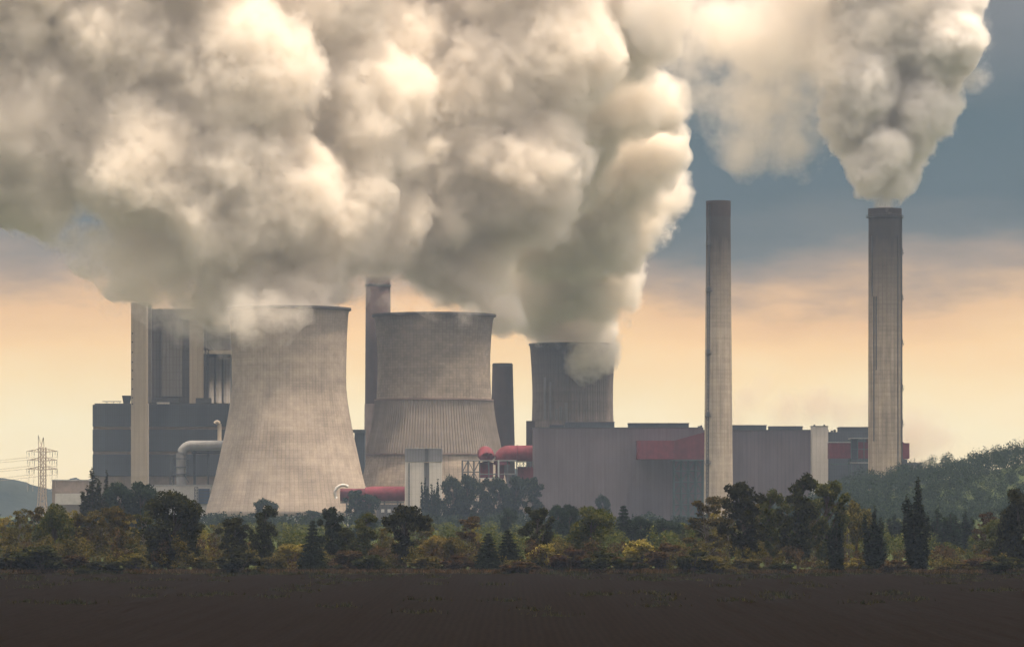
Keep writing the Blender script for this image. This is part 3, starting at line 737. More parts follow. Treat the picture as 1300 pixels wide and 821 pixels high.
    pbox(MB(), 1080, 1103, 555.6, 556.5, d - 5, 19).build('canopy', M['steel_light'], root)
    pbox(MB(), 1080, 1117, 586.4, 587.6, d - 6, 20).build('walkway', M['steel_light'], root)
    pbox(MB(), 1057, 1080, 588, 589.2, d - 3, 18).build('walkway', M['steel_green'], root)
    pbox(MB(), 1143, 1152, 582.6, 588, d + 1, 10).build('hopper', M['steel'], root)
    root = empty('low_building', (wx(1158, 2420), 2420, 0), 'small low shed right of the smoking chimney, half hidden by hillside trees', 'industrial building')
    pbox(MB(), 1143, 1170, 588.5, 660, 2420, 16).build('wall', M['clad_grey2'], root)
    pbox(MB(), 1142.5, 1171, 587, 588.4, 2419.5, 17).build('roof', M['steel'], root)
    g = MB(); z = wz(587, 2420); g.tube([(wx(1162, 2420), 2424, z), (wx(1162, 2420), 2424, z + 3)], .15, 5); g.tube([(wx(1160.5, 2420), 2424, z + 1.6), (wx(1163.5, 2420), 2424, z + 1.6)], .1, 4); g.build('mast', M['steel'], root)

    # ---- pylons and cables
    def pylon(px, d, y_top, y_arm, arm_dy, w_body, label, tall_spire=0):
        k = A * d; x0 = wx(px, d)
        root = empty('electricity_pylon', (x0, d, 0), label, 'pylon', 'lattice pylons')
        g = MB(); zt = wz(y_arm - 6, d); hw = w_body * k / 2; hb = hw * 2.0
        def hwid(z): return hb + (hw - hb) * min(1, z / (zt * .45))
        zs = list(np.linspace(0, zt, 15))
        for a, b in zip(zs, zs[1:]):
            wa, wb = hwid(a), hwid(b)
            for sx_, sy_ in ((-1, -1), (1, -1), (1, 1), (-1, 1)):
                g.tube([(x0 + sx_ * wa, d + sy_ * wa, a), (x0 + sx_ * wb, d + sy_ * wb, b)], .15, 4, smooth=False)
            for (p, q) in (((-1, -1), (1, -1)), ((1, -1), (1, 1)), ((1, 1), (-1, 1)), ((-1, 1), (-1, -1))):
                g.tube([(x0 + p[0] * wa, d + p[1] * wa, a), (x0 + q[0] * wb, d + q[1] * wb, b)], .09, 4, smooth=False)
                g.tube([(x0 + q[0] * wa, d + q[1] * wa, a), (x0 + p[0] * wb, d + p[1] * wb, b)], .09, 4, smooth=False)
        g.build('lattice_mast', M['pylon_steel'], root)
        g = MB(); zs_ = wz(y_top, d)
        g.tube([(x0 - hw, d - hw, zt), (x0 - tall_spire, d, zs_)], .17, 4); g.tube([(x0 + hw * .2, d + hw, zt), (x0 - tall_spire, d, zs_)], .17, 4); g.tube([(x0 - hw, d + hw, zt), (x0 - tall_spire, d, zs_)], .17, 4)
        g.build('spire', M['pylon_steel'], root)
        tips = []
        for i in range(3):
            z = wz(y_arm + arm_dy * i, d); L = (18.5 - 1 * (i == 1)) * k
            for s in (-1, 1):
                a = MB(); w = hwid(z)
                for yy in (-w, w):
                    a.tube([(x0 + s * w, d + yy, z), (x0 + s * L, d, z + .4)], .13, 4); a.tube([(x0 + s * w, d + yy, z + 2.0), (x0 + s * L, d, z + .4)], .09, 4)
                for f in (.25, .5, .75):
                    xx = x0 + s * (w + (L - w) * f)
                    a.tube([(xx, d, z + .2), (xx, d, z + 2.0 - 1.6 * f)], .12, 4)
                arm = a.build('cross_arm', M['pylon_steel'], root)
                for f in (.55, .97):
                    xx = x0 + s * (w + (L - w) * f)
                    q = MB().tube([(xx, d, z), (xx, d, z - 1), (xx, d, z - 2.6)], [.08, .14, .08], 6); q.build('insulator', M['steel'], arm)
                    tips.append(Vector((xx, d, z - 2.6)))
        return root, tips
    r1, t1 = pylon(55, 2050, 555, 573.5, 11.2, 6.5, 'nearer lattice pylon with three cross arms before the far hills at the left', 0)
    r2, t2 = pylon(52, 2900, 552, 573, 11.2, 6.0, 'farther slightly taller pylon whose spire shows just left of the nearer one', 2)
    m = M['pylon_steel']
    root = empty('power_line', (wx(55, 2050), 2050, 20), 'thin sagging high voltage cables strung from the pylons', 'power line')
    for i, (p, q) in enumerate(zip(t1, t2)):
        for (u, v) in ((p, q), (p, Vector((p.x - 330, p.y - 160, p.z + 2)))):
            pts = [u.lerp(v, s) - Vector((0, 0, 4 * s * (1 - s) * 11)) for s in np.linspace(0, 1, 18)]
            MB().tube(pts, .045, 4).build('cable', m, root)
# ------------------------------------------------------------------ ground
def hill_h(x, y):
    """wooded spoil heap on the right; a real mound in plan"""
    h = interp([(-9999, 0), (120, 0), (150, 4), (178, 17), (206, 23), (262, 34), (340, 56), (540, 84), (900, 60), (9999, 60)], x * 2050 / max(y, 900) if y < 2050 else x)
    b = math.exp(-((y - 2060) / (260 if y < 2060 else 330)) ** 2)
    return h * b
def ground_z(x, y):
    z = hill_h(x, y)
    z += 1.0 * mnoise.noise(Vector((x * .006, y * .006, 0))) * min(1, max(0, (y - 1000) / 500)) * .8
    if 300 < y < 800: z += .12 * math.sin(x * 1.6 + .4 * math.sin(y * .02)) + .25 * mnoise.noise(Vector((x * .05, y * .03, 3))) + .2 * mnoise.noise(Vector((x * .5, y * .25, 7)))
    return z
def build_ground():
    xs = np.concatenate([np.linspace(-9000, -700, 16), np.linspace(-640, -140, 40), np.linspace(-135, 135, 330), np.linspace(140, 900, 60), np.linspace(1000, 9000, 16)])
    ys = np.concatenate([np.linspace(-100, 350, 8), np.linspace(370, 1000, 90), np.linspace(1020, 3200, 80), np.linspace(3400, 14000, 14)])
    vs = [(x, y, ground_z(x, y)) for y in ys for x in xs]; n = len(xs)
    fs = [(j * n + i, j * n + i + 1, (j + 1) * n + i + 1, (j + 1) * n + i) for j in range(len(ys) - 1) for i in range(n - 1)]
    m, t = mat_new('ground_soil_meadow')
    g = t.n('ShaderNodeNewGeometry').outputs['Position']; s = t.n('ShaderNodeSeparateXYZ'); t.set(s, 0, g)
    # ploughed wet peat in front, rough meadow and litter behind the tree line
    n1 = t.noise(.08, 5, .65, g); n2 = t.noise(.9, 4, .7, g)
    peat = t.mix(t.maprange(n2, .35, .7, 0, 1), (.003, .0025, .002, 1), (.010, .0075, .006, 1))
    furrow = t.n('ShaderNodeTexWave', wave_type='BANDS', bands_direction='X'); t.set(furrow, 'Vector', t.mapv(g, (1, .12, 1))); furrow.inputs['Scale'].default_value = .35; furrow.inputs['Distortion'].default_value = 3
    peat = t.mix(t.math('MULTIPLY', furrow.outputs[1], .25), peat, (.014, .011, .008, 1))
    mead = t.mix(t.maprange(n1, .35, .65, 0, 1), (.03, .05, .02, 1), (.055, .065, .028, 1))
    mead = t.mix(t.maprange(n2, .4, .8, 0, .6), mead, (.05, .05, .02, 1))
    yy = t.math('ADD', s.outputs[1], t.math('MULTIPLY', t.math('SUBTRACT', n1, .5), 30))
    col = t.mix(t.maprange(yy, 796, 806, 0, 1), peat, mead)
    finish(t, col, .95, n2, .8, .25, spec=0)
    b = MB().add(vs, fs, True).build('ground', m); tag(b, 'dark ploughed field in front and rough meadow behind the tree line', None, None, 'structure')
    # far wooded ridges
    m, t = mat_new('far_wood')
    g = t.n('ShaderNodeNewGeometry').outputs['Position']
    n = t.noise(.012, 5, .7, g)
    finish(t, t.mix(t.maprange(n, .35, .65, 0, 1), (.007, .013, .012, 1), (.018, .024, .018, 1)), .95, n, .6, 6, spec=.05)
    rnd = random.Random(5); vs = []; fs = []
    xs = np.linspace(-2600, 2600, 700); prof = [0, .35, .75, .95, 1.0, .9, .5, 0]
    for j, pf in enumerate(prof):
        for i, x in enumerate(xs):
            px = 650 + x / (A * 4600)
            base = interp([(-2000, 60), (-10, 52), (15, 49), (40, 40), (52, 38), (62, 44), (80, 53), (92, 49), (98, 47), (108, 55), (140, 64), (300, 66), (700, 60), (1150, 48), (3000, 60)], px)
            h = pf * (base - 6 + 6 * mnoise.noise(Vector((x * .02, j * .7, 0))) + 3.5 * mnoise.noise(Vector((x * .09, j, 4))))
            vs.append((x, 4500 + j * 60, h - 3 if pf == 0 else h))
    n = len(xs)
    for j in range(len(prof) - 1):
        for i in range(n - 1): fs.append((j * n + i, j * n + i + 1, (j + 1) * n + i + 1, (j + 1) * n + i))
    o = MB().add(vs, fs, True).build('hills', m); tag(o, 'blue hazy wooded ridge on the horizon behind the pylons', None, None, 'structure')

# ------------------------------------------------------------------ foliage
def mat_leaf(name, cols, bark=False, transl=.35):
    m, t = mat_new(name)
    g = t.n('ShaderNodeNewGeometry'); oi = t.n('ShaderNodeObjectInfo')
    r = g.outputs['Random Per Island']
    c = t.ramp(r, [(0, cols[0]), (.5, cols[1]), (1, cols[2])])
    n = t.noise(.25, 3, .6, t.n('ShaderNodeTexCoord').outputs['Object'])
    c = t.mix(t.maprange(n, .35, .7, 0, .8), c, t.mix(1.0, c, cols[3] + (1,), 'MULTIPLY'))
    hv = t.n('ShaderNodeHueSaturation'); t.set(hv, 'Color', c)
    t.set(hv, 'Hue', t.maprange(oi.outputs['Random'], 0, 1, .485, .51)); t.set(hv, 'Value', t.maprange(oi.outputs['Random'], 0, 1, .8, 1.2))
    d = t.n('ShaderNodeBsdfDiffuse'); t.set(d, 'Color', hv.outputs[0])
    tr = t.n('ShaderNodeBsdfTranslucent'); t.set(tr, 'Color', hv.outputs[0])
    mx = t.n('ShaderNodeMixShader'); mx.inputs[0].default_value = transl; t.set(mx, 1, d.outputs[0]); t.set(mx, 2, tr.outputs[0])
    o = t.n('ShaderNodeOutputMaterial'); t.set(o, 'Surface', mx.outputs[0])
    return m

LEAF = {}
def leaf_mats():
    LEAF['dark'] = mat_leaf('leaves_dark', [(.008, .011, .005), (.016, .020, .008), (.042, .042, .014), (1.3, 1.2, .9)])
    LEAF['green'] = mat_leaf('leaves_green', [(.025, .036, .012), (.045, .058, .018), (.085, .088, .028), (1.4, 1.2, .8)])
    LEAF['olive'] = mat_leaf('leaves_olive', [(.028, .031, .011), (.058, .056, .019), (.13, .11, .034), (1.3, 1.1, .8)], transl=.45)
    LEAF['yellow'] = mat_leaf('leaves_yellow', [(.07, .068, .018), (.15, .132, .034), (.28, .24, .07), (1.2, 1.05, .8)], transl=.45)
    LEAF['rust'] = mat_leaf('leaves_rust', [(.022, .016, .009), (.042, .030, .017), (.08, .056, .028), (1.3, 1.1, .9)])
    LEAF['conifer'] = mat_leaf('needles', [(.008, .013, .009), (.014, .021, .013), (.026, .034, .018), (1.2, 1.1, 1)], transl=.1)
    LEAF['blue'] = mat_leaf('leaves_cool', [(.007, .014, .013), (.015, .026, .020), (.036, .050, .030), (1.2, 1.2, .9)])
    M['bark'] = mat_plain('bark', (.055, .042, .033), .95, .35, 1.5)
    M['bark_pale'] = mat_plain('bark_pale', (.15, .13, .105), .95, .3, 1.5)

def leaf_cloud(clumps, n, size, rs, up=.25, flat=1.0):
    """n leaf sprays spread through clumps [(centre, (rx, ry, rz))], more near each clump's skin"""
    w = np.array([c[1][0] * c[1][2] for c in clumps]); w = w / w.sum()
    idx = rs.choice(len(clumps), n, p=w)
    C = np.array([tuple(c[0]) for c in clumps])[idx]; RR = np.array([c[1] for c in clumps])[idx]
    d = rs.normal(size=(n, 3)); d /= np.linalg.norm(d, axis=1)[:, None]
    rad = rs.uniform(0.15, 1.0, n) ** .5 * rs.choice([1, 1, 1, 1.18], n)
    P = C + d * RR * rad[:, None]
    a = rs.normal(size=(n, 3)); a[:, 2] *= flat; a /= np.linalg.norm(a, axis=1)[:, None]
    b = np.cross(a, rs.normal(size=(n, 3))); b /= np.linalg.norm(b, axis=1)[:, None]
    s = size * rs.uniform(.55, 1.35, n)[:, None]
    V = np.stack([P - a * s * .55 , P - b * s * .3, P + a * s * .6, P + b * s * .34], 1).reshape(-1, 3)
    return V
def cloud_mesh(name, V, mat):
    me = D2.meshes.new(name); n = len(V) // 4
    me.vertices.add(len(V)); me.vertices.foreach_set('co', V.astype(np.float32).ravel())
    me.loops.add(4 * n); me.loops.foreach_set('vertex_index', np.arange(4 * n, dtype=np.int32))
    me.polygons.add(n); me.polygons.foreach_set('loop_start', np.arange(0, 4 * n, 4, dtype=np.int32)); me.polygons.foreach_set('loop_total', np.full(n, 4, np.int32))
    me.update(calc_edges=True); me.materials.append(mat); return me

def tree_proto(kind, seed):
    """unit-free prototype about 10 m wide x 16 m high (poplars and conifers narrower): (trunk MB, clumps, leaf count, leaf size)"""
    r = random.Random(seed); tk = MB(); cl = []; H = 16.0; n, size = 6500, .62
    if kind == 'broad':
        tk.tube([(0, 0, -.3), (r.uniform(-.3, .3), 0, 3), (r.uniform(-.6, .6), .2, 7), (r.uniform(-.8, .8), 0, 12)], [.45, .35, .25, .08], 7)
        for i in range(52):
            a = r.uniform(0, 6.28); z = 1.6 + 13.2 * (i + r.random()) / 52; w = 4.9 * max(.06, 1 - ((z - 8.2) / 8.0) ** 2) ** .42; q = w * r.uniform(.35, .98)
            c = (q * math.cos(a), q * math.sin(a), z); s = r.uniform(1.0, 2.1)
            cl.append((c, (s * 1.1, s * 1.1, s * .85)))
            if i % 2 == 0: tk.tube([(0, 0, max(1.5, z - 4)), (c[0] * .5, c[1] * .5, z - 1.6), c], [.16, .1, .04], 5)
        n = 13000; size = .55
    elif kind == 'airy':
        for j in range(2 + seed % 2):
            ox = r.uniform(-.9, .9); lean = r.uniform(-1.6, 1.6)
            pts = [(ox, ox * .4, -.3), (ox + lean * .2, 0, 4), (ox + lean * .6 + r.uniform(-.3, .3), .3, 9), (ox + lean, 0, 15)]
            tk.tube(pts, [.24, .19, .13, .04], 6)
            for i in range(15):
                f = r.uniform(.28, 1.0); z = 15 * f; a = r.uniform(0, 6.28); L = r.uniform(.8, 3.4) * (1.25 - .55 * f)
                bx = ox + lean * f * .8; c = (bx + L * math.cos(a), L * math.sin(a), z + r.uniform(.3, 1.3))
                tk.tube([(bx, 0, z - 1.2), (bx + L * .5 * math.cos(a), L * .5 * math.sin(a), z - .2), c], [.09, .06, .03], 4)
                s = r.uniform(.5, 1.15); cl.append((c, (s * 1.1, s * 1.1, s * .8)))
        n = 5200; size = .38
    elif kind == 'tall':      # tall oval crown on a clear stem, gaps between the boughs
        tk.tube([(0, 0, -.3), (.2, 0, 4), (-.1, .2, 9), (.1, 0, 14.5)], [.36, .28, .2, .05], 7)
        tk.tube([(.1, 0, 3), (1.2, .3, 8), (2.0, 0, 12)], [.2, .15, .05], 6)
        for i in range(40):
            z = 2.6 + 12.8 * (i + r.random()) / 40; a = r.uniform(0, 6.28); w = 3.9 * math.sqrt(max(.14, 1 - ((z - 9.8) / 7.0) ** 2)); q = w * r.uniform(.25, 1)
            c = (q * math.cos(a), q * math.sin(a), z); s = r.uniform(.65, 1.3); cl.append((c, (s, s, s * .95)))
            tk.tube([(0, 0, z - 2.4), (c[0] * .6, c[1] * .6, z - .8), c], [.13, .08, .03], 5)
        n = 8000; size = .48
    elif kind == 'umbrella':
        tk.tube([(0, 0, -.3), (-.1, 0, 5), (.2, 0, 9), (0, 0, 13)], [.55, .42, .3, .08], 7)
        for i in range(24):
            a = r.uniform(0, 6.28); f = r.random(); q = 4.8 * math.sqrt(f); z = 14.6 - 4.2 * (q / 4.8) ** 1.4 + r.uniform(-1.2, .4)
            c = (q * math.cos(a), q * math.sin(a), z); s = r.uniform(.8, 1.5); cl.append((c, (s * 1.2, s * 1.2, s * .8)))
            tk.tube([(0, 0, 7 + f * 1.5), (c[0] * .5, c[1] * .5, z - 2), c], [.17, .1, .04], 5)
        for i in range(10):
            z = r.uniform(1.5, 8); a = r.uniform(0, 6.28); q = r.uniform(.3, 2.0); cl.append(((q * math.cos(a), q * math.sin(a), z), (1.1, 1.1, 1.2)))
        n = 6000
    elif kind == 'poplar':
        tk.tube([(0, 0, -.3), (0, 0, 8), (0, 0, 15.6)], [.35, .22, .03], 7)
        tops = [(0, 0, 16)] + [(r.uniform(-1.1, 1.1), r.uniform(-1, 1), r.uniform(7.5, 14.6)) for _ in range(12)]
        for (tx, ty, th) in tops:
            m = int(th * .75)
            for i in range(m):
                f = (i + .5) / m; z = 1.2 + (th - 1.2) * f; w = (1 - f) ** .6 * .62 + .10
                cl.append(((tx * min(1, .4 + f) + r.uniform(-.2, .2), ty * min(1, .4 + f) + r.uniform(-.2, .2), z), (w * r.uniform(.7, 1.15), w, 1.25)))
            tk.tube([(0, 0, 1.5), (tx * .6, ty * .6, th * .5), (tx, ty, th * .92)], [.14, .1, .03], 5)
        n = 9000; size = .36
    elif kind == 'spruce':
        tk.tube([(0, 0, -.3), (0, 0, 8), (0, 0, 15.8)], [.32, .2, .03], 7)
        z = 1.6
        while z < 15.6:
            w = 4.3 * ((16 - z) / 14.6) ** .85 + .15; k = max(5, int(w * 3.2))
            a0 = r.uniform(0, 6)
            for i in range(k):
                a = a0 + 6.283 * i / k + r.uniform(-.2, .2); L = w * r.uniform(.72, 1.1)
                for f in (.35, .7, 1.0):
                    cl.append(((L * f * math.cos(a), L * f * math.sin(a), z - .55 * L * f * .5 + r.uniform(-.1, .1)), (.42 + L * .17, .42 + L * .17, .30 + .07 * w)))
                if w > 1.2: tk.tube([(0, 0, z), (L * .9 * math.cos(a), L * .9 * math.sin(a), z - .25 * L)], [.07, .03], 4, False)
            z += .95 + w * .08
        n = 17000; size = .5
    elif kind == 'bush':
        for i in range(6):
            a = r.uniform(0, 6.28); tk.tube([(0, 0, -.2), (2 * math.cos(a), 2 * math.sin(a), 5 + r.random() * 3), (4 * math.cos(a), 4 * math.sin(a), 11 * r.uniform(.7, 1))], [.35, .22, .08], 5)
        for i in range(20):
            a = r.uniform(0, 6.28); q = 4.6 * math.sqrt(r.random()); z = r.uniform(.8, 13.5) * math.sqrt(max(.05, 1 - (q / 5.2) ** 2)); s = r.uniform(1.2, 2.2)
            cl.append(((q * math.cos(a), q * math.sin(a), max(1, z)), (s, s, s * 1.05)))
        n = 3800; size = 1.05
    elif kind == 'willow':
        tk.tube([(0, 0, -.3), (.3, 0, 5), (-.2, .2, 10), (0, 0, 14)], [.4, .3, .2, .05], 7)
        for i in range(26):
            a = r.uniform(0, 6.28); q = 4.4 * math.sqrt(r.random()); zt = 15 - 5 * (q / 4.6) ** 2 + r.uniform(-1.5, .3)
            L = r.uniform(2.5, 6.5); s = r.uniform(.8, 1.3)
            cl.append(((q * math.cos(a), q * math.sin(a), zt - L * .5), (s, s, L * .55)))
            tk.tube([(0, 0, 6), (q * .6 * math.cos(a), q * .6 * math.sin(a), zt - 2)], [.12, .05], 4)
        n = 6500; size = .6
    return tk, cl, n, size

PROTO = {}
def proto(kind, tone, var, far):
    key = (kind, tone, var, far)
    if key not in PROTO:
        sd = {'broad': 11, 'airy': 23, 'tall': 31, 'umbrella': 41, 'poplar': 53, 'spruce': 61, 'bush': 71, 'willow': 83}[kind] + var * 101
        tk, cl, n, size = tree_proto(kind, sd)
        if far: n = int(n * .45); size *= 1.45
        V = leaf_cloud(cl, n, size, np.random.RandomState(sd + 5))
        me = cloud_mesh('crown', V, LEAF[tone])
        t = MB(); t.v, t.f, t.sm = tk.v, tk.f, tk.sm
        tm = D2.meshes.new('trunk'); tm.from_pydata([tuple(p) for p in t.v], [], t.f); tm.polygons.foreach_set('use_smooth', t.sm)
        tm.materials.append(M['bark_pale' if kind == 'airy' else 'bark'])
        zmax = np.percentile(V[:, 2], 99.6); xw = np.percentile(np.abs(V[:, 0]), 97) * 2
        PROTO[key] = (tm, me, zmax, xw)
    return PROTO[key]

KNAME = {'broad': 'broadleaf_tree', 'airy': 'slender_tree', 'tall': 'broadleaf_tree', 'umbrella': 'spreading_tree', 'poplar': 'poplar_tree', 'spruce': 'conifer_tree', 'bush': 'bush', 'willow': 'willow_tree'}
def tree(px, ytop, w, d, kind, tone, label, var=0, group='trees of the dark row before the power station', lean=0):
    x = wx(px, d); gz = ground_z(x, d); h = wz(ytop, d) - gz
    far = d > 1400
    tm, me, zmax, xw = proto(kind, tone, var, far)
    root = empty(KNAME[kind], (x, d, gz - .1), label, 'bush' if kind == 'bush' else 'tree', group, rz=0)
    root.rotation_euler = (0, R(lean), 0)
    sx = w * A * d / xw; sz = h / zmax
    rz = (hash_(px, ytop) % 7 - 3) * .12
    for nm, m in (('trunk', tm), ('crown', me)):
        if kind == 'bush' and nm == 'trunk': nm = 'stems'
        o = D2.objects.new(nm, m); COL.objects.link(o); o.parent = root; o.scale = (sx, sx, sz); o.rotation_euler = (0, 0, rz)
    return root
def hash_(a, b): return int(a * 73 + b * 179)

# px, top y, width px, distance, kind, tone, variant, label
TREES = [
 (22, 646, 34, 850, 'airy', 'olive', 0, 'airy yellowish tree nearest the left edge, left of the pylon'),
 (42, 643, 28, 860, 'airy', 'olive', 1, 'thin airy tree directly below the lattice pylon'),
 (68, 641, 46, 845, 'willow', 'green', 0, 'mid green bushy tree just right of the pylon foot'),
 (97, 652, 36, 850, 'tall', 'olive', 1, 'brownish olive tree before the pinkish storage hall'),
 (117, 603, 25, 1350, 'poplar', 'dark', 1, 'hazy dark columnar tree at the left corner of the boiler house'),
 (136, 607, 20, 1370, 'poplar', 'dark', 0, 'hazy narrow tree next to the columnar one at the boiler house corner'),
 (151, 614, 38, 1330, 'broad', 'blue', 0, 'hazy round tree just left of the beige stair tower foot'),
 (178, 613, 38, 1330, 'broad', 'blue', 1, 'hazy round tree hiding the beige stair tower foot'),
 (122, 646, 42, 850, 'airy', 'olive', 2, 'tall airy tree with reddish brown stems below the boiler house'),
 (148, 643, 38, 845, 'tall', 'olive', 0, 'loose olive tree between airy one and big dark round tree'),
 (180, 648, 36, 840, 'airy', 'green', 1, 'slim airy green tree hard against the big dark round tree'),
 (220, 625, 66, 812, 'broad', 'dark', 0, 'biggest darkest round tree, in front of the long white building'),
 (253, 672, 26, 850, 'airy', 'yellow', 0, 'slight yellow tree just right of the biggest dark round tree'),
 (272, 664, 30, 860, 'airy', 'olive', 0, 'thin olive tree below the left foot of the nearest cooling tower'),
 (298, 657, 38, 815, 'tall', 'dark', 0, 'dark ragged tree below the left half of the nearest cooling tower'),
 (335, 642, 32, 825, 'tall', 'dark', 1, 'dark tree on bare trunk under the middle of the nearest cooling tower'),
 (372, 690, 52, 815, 'bush', 'yellow', 0, 'round golden bush beside the small dark spruce'),
 (397, 661, 34, 803, 'spruce', 'conifer', 0, 'pointed dark spruce right of the round golden bush'),
 (421, 644, 28, 840, 'tall', 'conifer', 0, 'dark upright tree under the curved white elbow of the red duct'),
 (430, 668, 34, 850, 'broad', 'dark', 1, 'low dark tree right behind the pointed spruce'),
 (461, 651, 34, 850, 'tall', 'green', 1, 'green tree below the long dull red duct'),
 (465, 652, 26, 1300, 'broad', 'blue', 1, 'small hazy round tree behind the dull red duct end'),
 (490, 668, 30, 850, 'airy', 'olive', 2, 'thin olive tree left of the spreading dark tree'),
 (514, 642, 54, 815, 'umbrella', 'dark', 0, 'spreading umbrella shaped dark tree before the twin concrete silo'),
 (552, 680, 42, 860, 'willow', 'yellow', 0, 'pale yellow willow right of the umbrella shaped tree'),
 (573, 682, 34, 835, 'willow', 'olive', 0, 'olive willow right of the pale yellow one'),
 (592, 655, 36, 850, 'airy', 'rust', 1, 'rusty orange airy tree below the steel scaffold frame'),
 (603, 662, 22, 860, 'airy', 'yellow', 2, 'thin yellowish tree touching the rusty orange one'),
 (620, 677, 36, 805, 'spruce', 'conifer', 1, 'left one of two low black conifers below the red flue duct'),
 (645, 673, 36, 808, 'spruce', 'conifer', 0, 'right one of two low black conifers below the red flue duct'),
 (682, 644, 38, 830, 'tall', 'dark', 2, 'dark tree at the left end of the turbine hall'),
 (707, 642, 26, 1250, 'broad', 'blue', 0, 'hazy oval tree, left of a hazy pair behind dark tree'),
 (722, 641, 24, 1260, 'broad', 'blue', 1, 'hazy oval tree, right of the hazy pair beside brown green tree'),
 (750, 644, 52, 845, 'broad', 'green', 1, 'broad brown green tree in front of the middle of the turbine hall'),
 (792, 642, 34, 1120, 'spruce', 'blue', 0, 'hazy bluish cedar with layered boughs'),
 (812, 656, 28, 1120, 'broad', 'blue', 0, 'small hazy round tree just right of the bluish cedar'),
 (842, 659, 40, 1150, 'broad', 'blue', 1, 'wide hazy round tree between the cedar and the leaning airy tree'),
 (866, 664, 36, 1160, 'broad', 'green', 0, 'hazy green tree under the red box duct on turbine hall'),
 (893, 630, 50, 845, 'airy', 'olive', 1, 'airy birch-like tree whose open crown stands before the slimmer chimney'),
 (922, 628, 34, 850, 'airy', 'olive', 0, 'slim airy tree directly below the slimmer chimney'),
 (944, 613, 48, 830, 'tall', 'dark', 0, 'tall dark many stemmed tree right of the slimmer chimney'),
 (975, 622, 36, 850, 'tall', 'green', 1, 'green tree between the two tallest dark trees on the right'),
 (1013, 603, 46, 840, 'tall', 'dark', 1, 'highest dark tree, left of the pale stair tower'),
 (1049, 610, 52, 850, 'tall', 'green', 2, 'tall round headed tree in front of the pale stair tower'),
 (1086, 637, 46, 880, 'willow', 'olive', 1, 'soft yellow green tree behind the smallest dark poplar'),
 (1062, 655, 19, 800, 'poplar', 'conifer', 1, 'smallest dark poplar, leftmost of three black poplars'),
 (1111, 651, 26, 803, 'poplar', 'conifer', 0, 'middle one of three black poplars, broad at its foot'),
 (1136, 656, 22, 1180, 'poplar', 'blue', 0, 'hazy poplar between two black ones'),
 (1166, 616, 30, 803, 'poplar', 'conifer', 2, 'tallest black poplar, below the wooded hillside'),
 (1190, 650, 26, 1120, 'poplar', 'blue', 1, 'hazy columnar tree next right of the tallest black poplar'),
 (1207, 654, 26, 1100, 'poplar', 'blue', 2, 'hazy columnar tree, middle of three right of the tallest poplar'),
 (1226, 652, 26, 1130, 'poplar', 'blue', 0, 'hazy columnar tree, last of three right of the tallest poplar'),
 (1248, 650, 34, 900, 'airy', 'rust', 0, 'bare looking brown tree near the right edge'),
 (1270, 660, 50, 870, 'broad', 'green', 0, 'round green tree between brown tree and the right edge tree'),
 (8, 655, 32, 870, 'airy', 'yellow', 2, 'pale yellow airy tree cut by the left edge of the view'),
 (86, 648, 32, 875, 'airy', 'yellow', 0, 'yellowish airy tree before the left half of the pinkish storage hall'),
 (135, 656, 32, 870, 'airy', 'olive', 1, 'airy olive tree below the two hazy round trees, with crossing stems'),
 (165, 654, 30, 865, 'airy', 'yellow', 2, 'pale airy tree two trunks left of the biggest dark round tree'),
 (536, 668, 30, 870, 'airy', 'olive', 1, 'thin olive tree right behind the umbrella shaped tree'),
 (908, 648, 30, 880, 'airy', 'yellow', 2, 'yellowish thin tree between the two airy trees at the slimmer chimney'),
 (962, 636, 36, 872, 'tall', 'olive', 2, 'olive tree right behind the tall dark many stemmed tree'),
 (994, 630, 34, 870, 'airy', 'green', 1, 'airy green tree touching the left side of the highest dark tree'),
 (1031, 640, 30, 880, 'airy', 'olive', 2, 'thin olive tree between the highest dark tree and the round headed one'),
 (1074, 646, 30, 890, 'airy', 'yellow', 0, 'thin pale tree between the smallest poplar and the soft yellow green tree'),
 (1292, 622, 44, 850, 'broad', 'dark', 1, 'big dark tree cut by the right edge of the view'),
]
NEARPLANT = [   # hazy trees close to the plant
 (335, 634, 30, 2150, 'broad', 0, 'hazy blue tree against the foot of the nearest cooling tower'),
 (395, 648, 22, 2180, 'broad', 1, 'small hazy tree under the right foot of the nearest cooling tower'),
 (452, 622, 26, 2190, 'tall', 0, 'hazy tree in front of the white elbow end of the red duct'),
 (468, 628, 24, 2190, 'broad', 1, 'hazy tree screening the middle of the dull red duct'),
 (540, 611, 11, 2150, 'poplar', 0, 'hazy narrow poplar before the right half of the twin silo'),
 (548, 618, 9, 2160, 'poplar', 1, 'hazy little poplar between its two taller neighbours at the silo'),
 (556, 613, 10, 2150, 'poplar', 2, 'hazy narrow poplar at the right edge of the twin silo'),
 (574, 606, 26, 2170, 'broad', 0, 'hazy tall tree just right of the twin silo'),
 (593, 604, 26, 2180, 'broad', 1, 'hazy tall tree before the left end of the scaffold frame'),
 (612, 608, 24, 2170, 'tall', 1, 'hazy tree before the lower red duct boxes'),
 (633, 607, 26, 2180, 'broad', 0, 'hazy tree at the right half of the scaffold frame'),
 (655, 605, 26, 2190, 'broad', 1, 'hazy tree below the end of the red flue duct'),
 (677, 606, 24, 2180, 'tall', 0, 'hazy tree covering the left corner of the turbine hall'),
 (765, 629, 18, 2100, 'broad', 0, 'lone small hazy tree before the turbine hall wall'),
 (598, 652, 16, 1500, 'spruce', 0, 'hazy little fir on the pale scrub below the scaffold frame'),
 (645, 645, 20, 1450, 'broad', 1, 'hazy dark oval tree on the pale scrub below flue duct'),
]
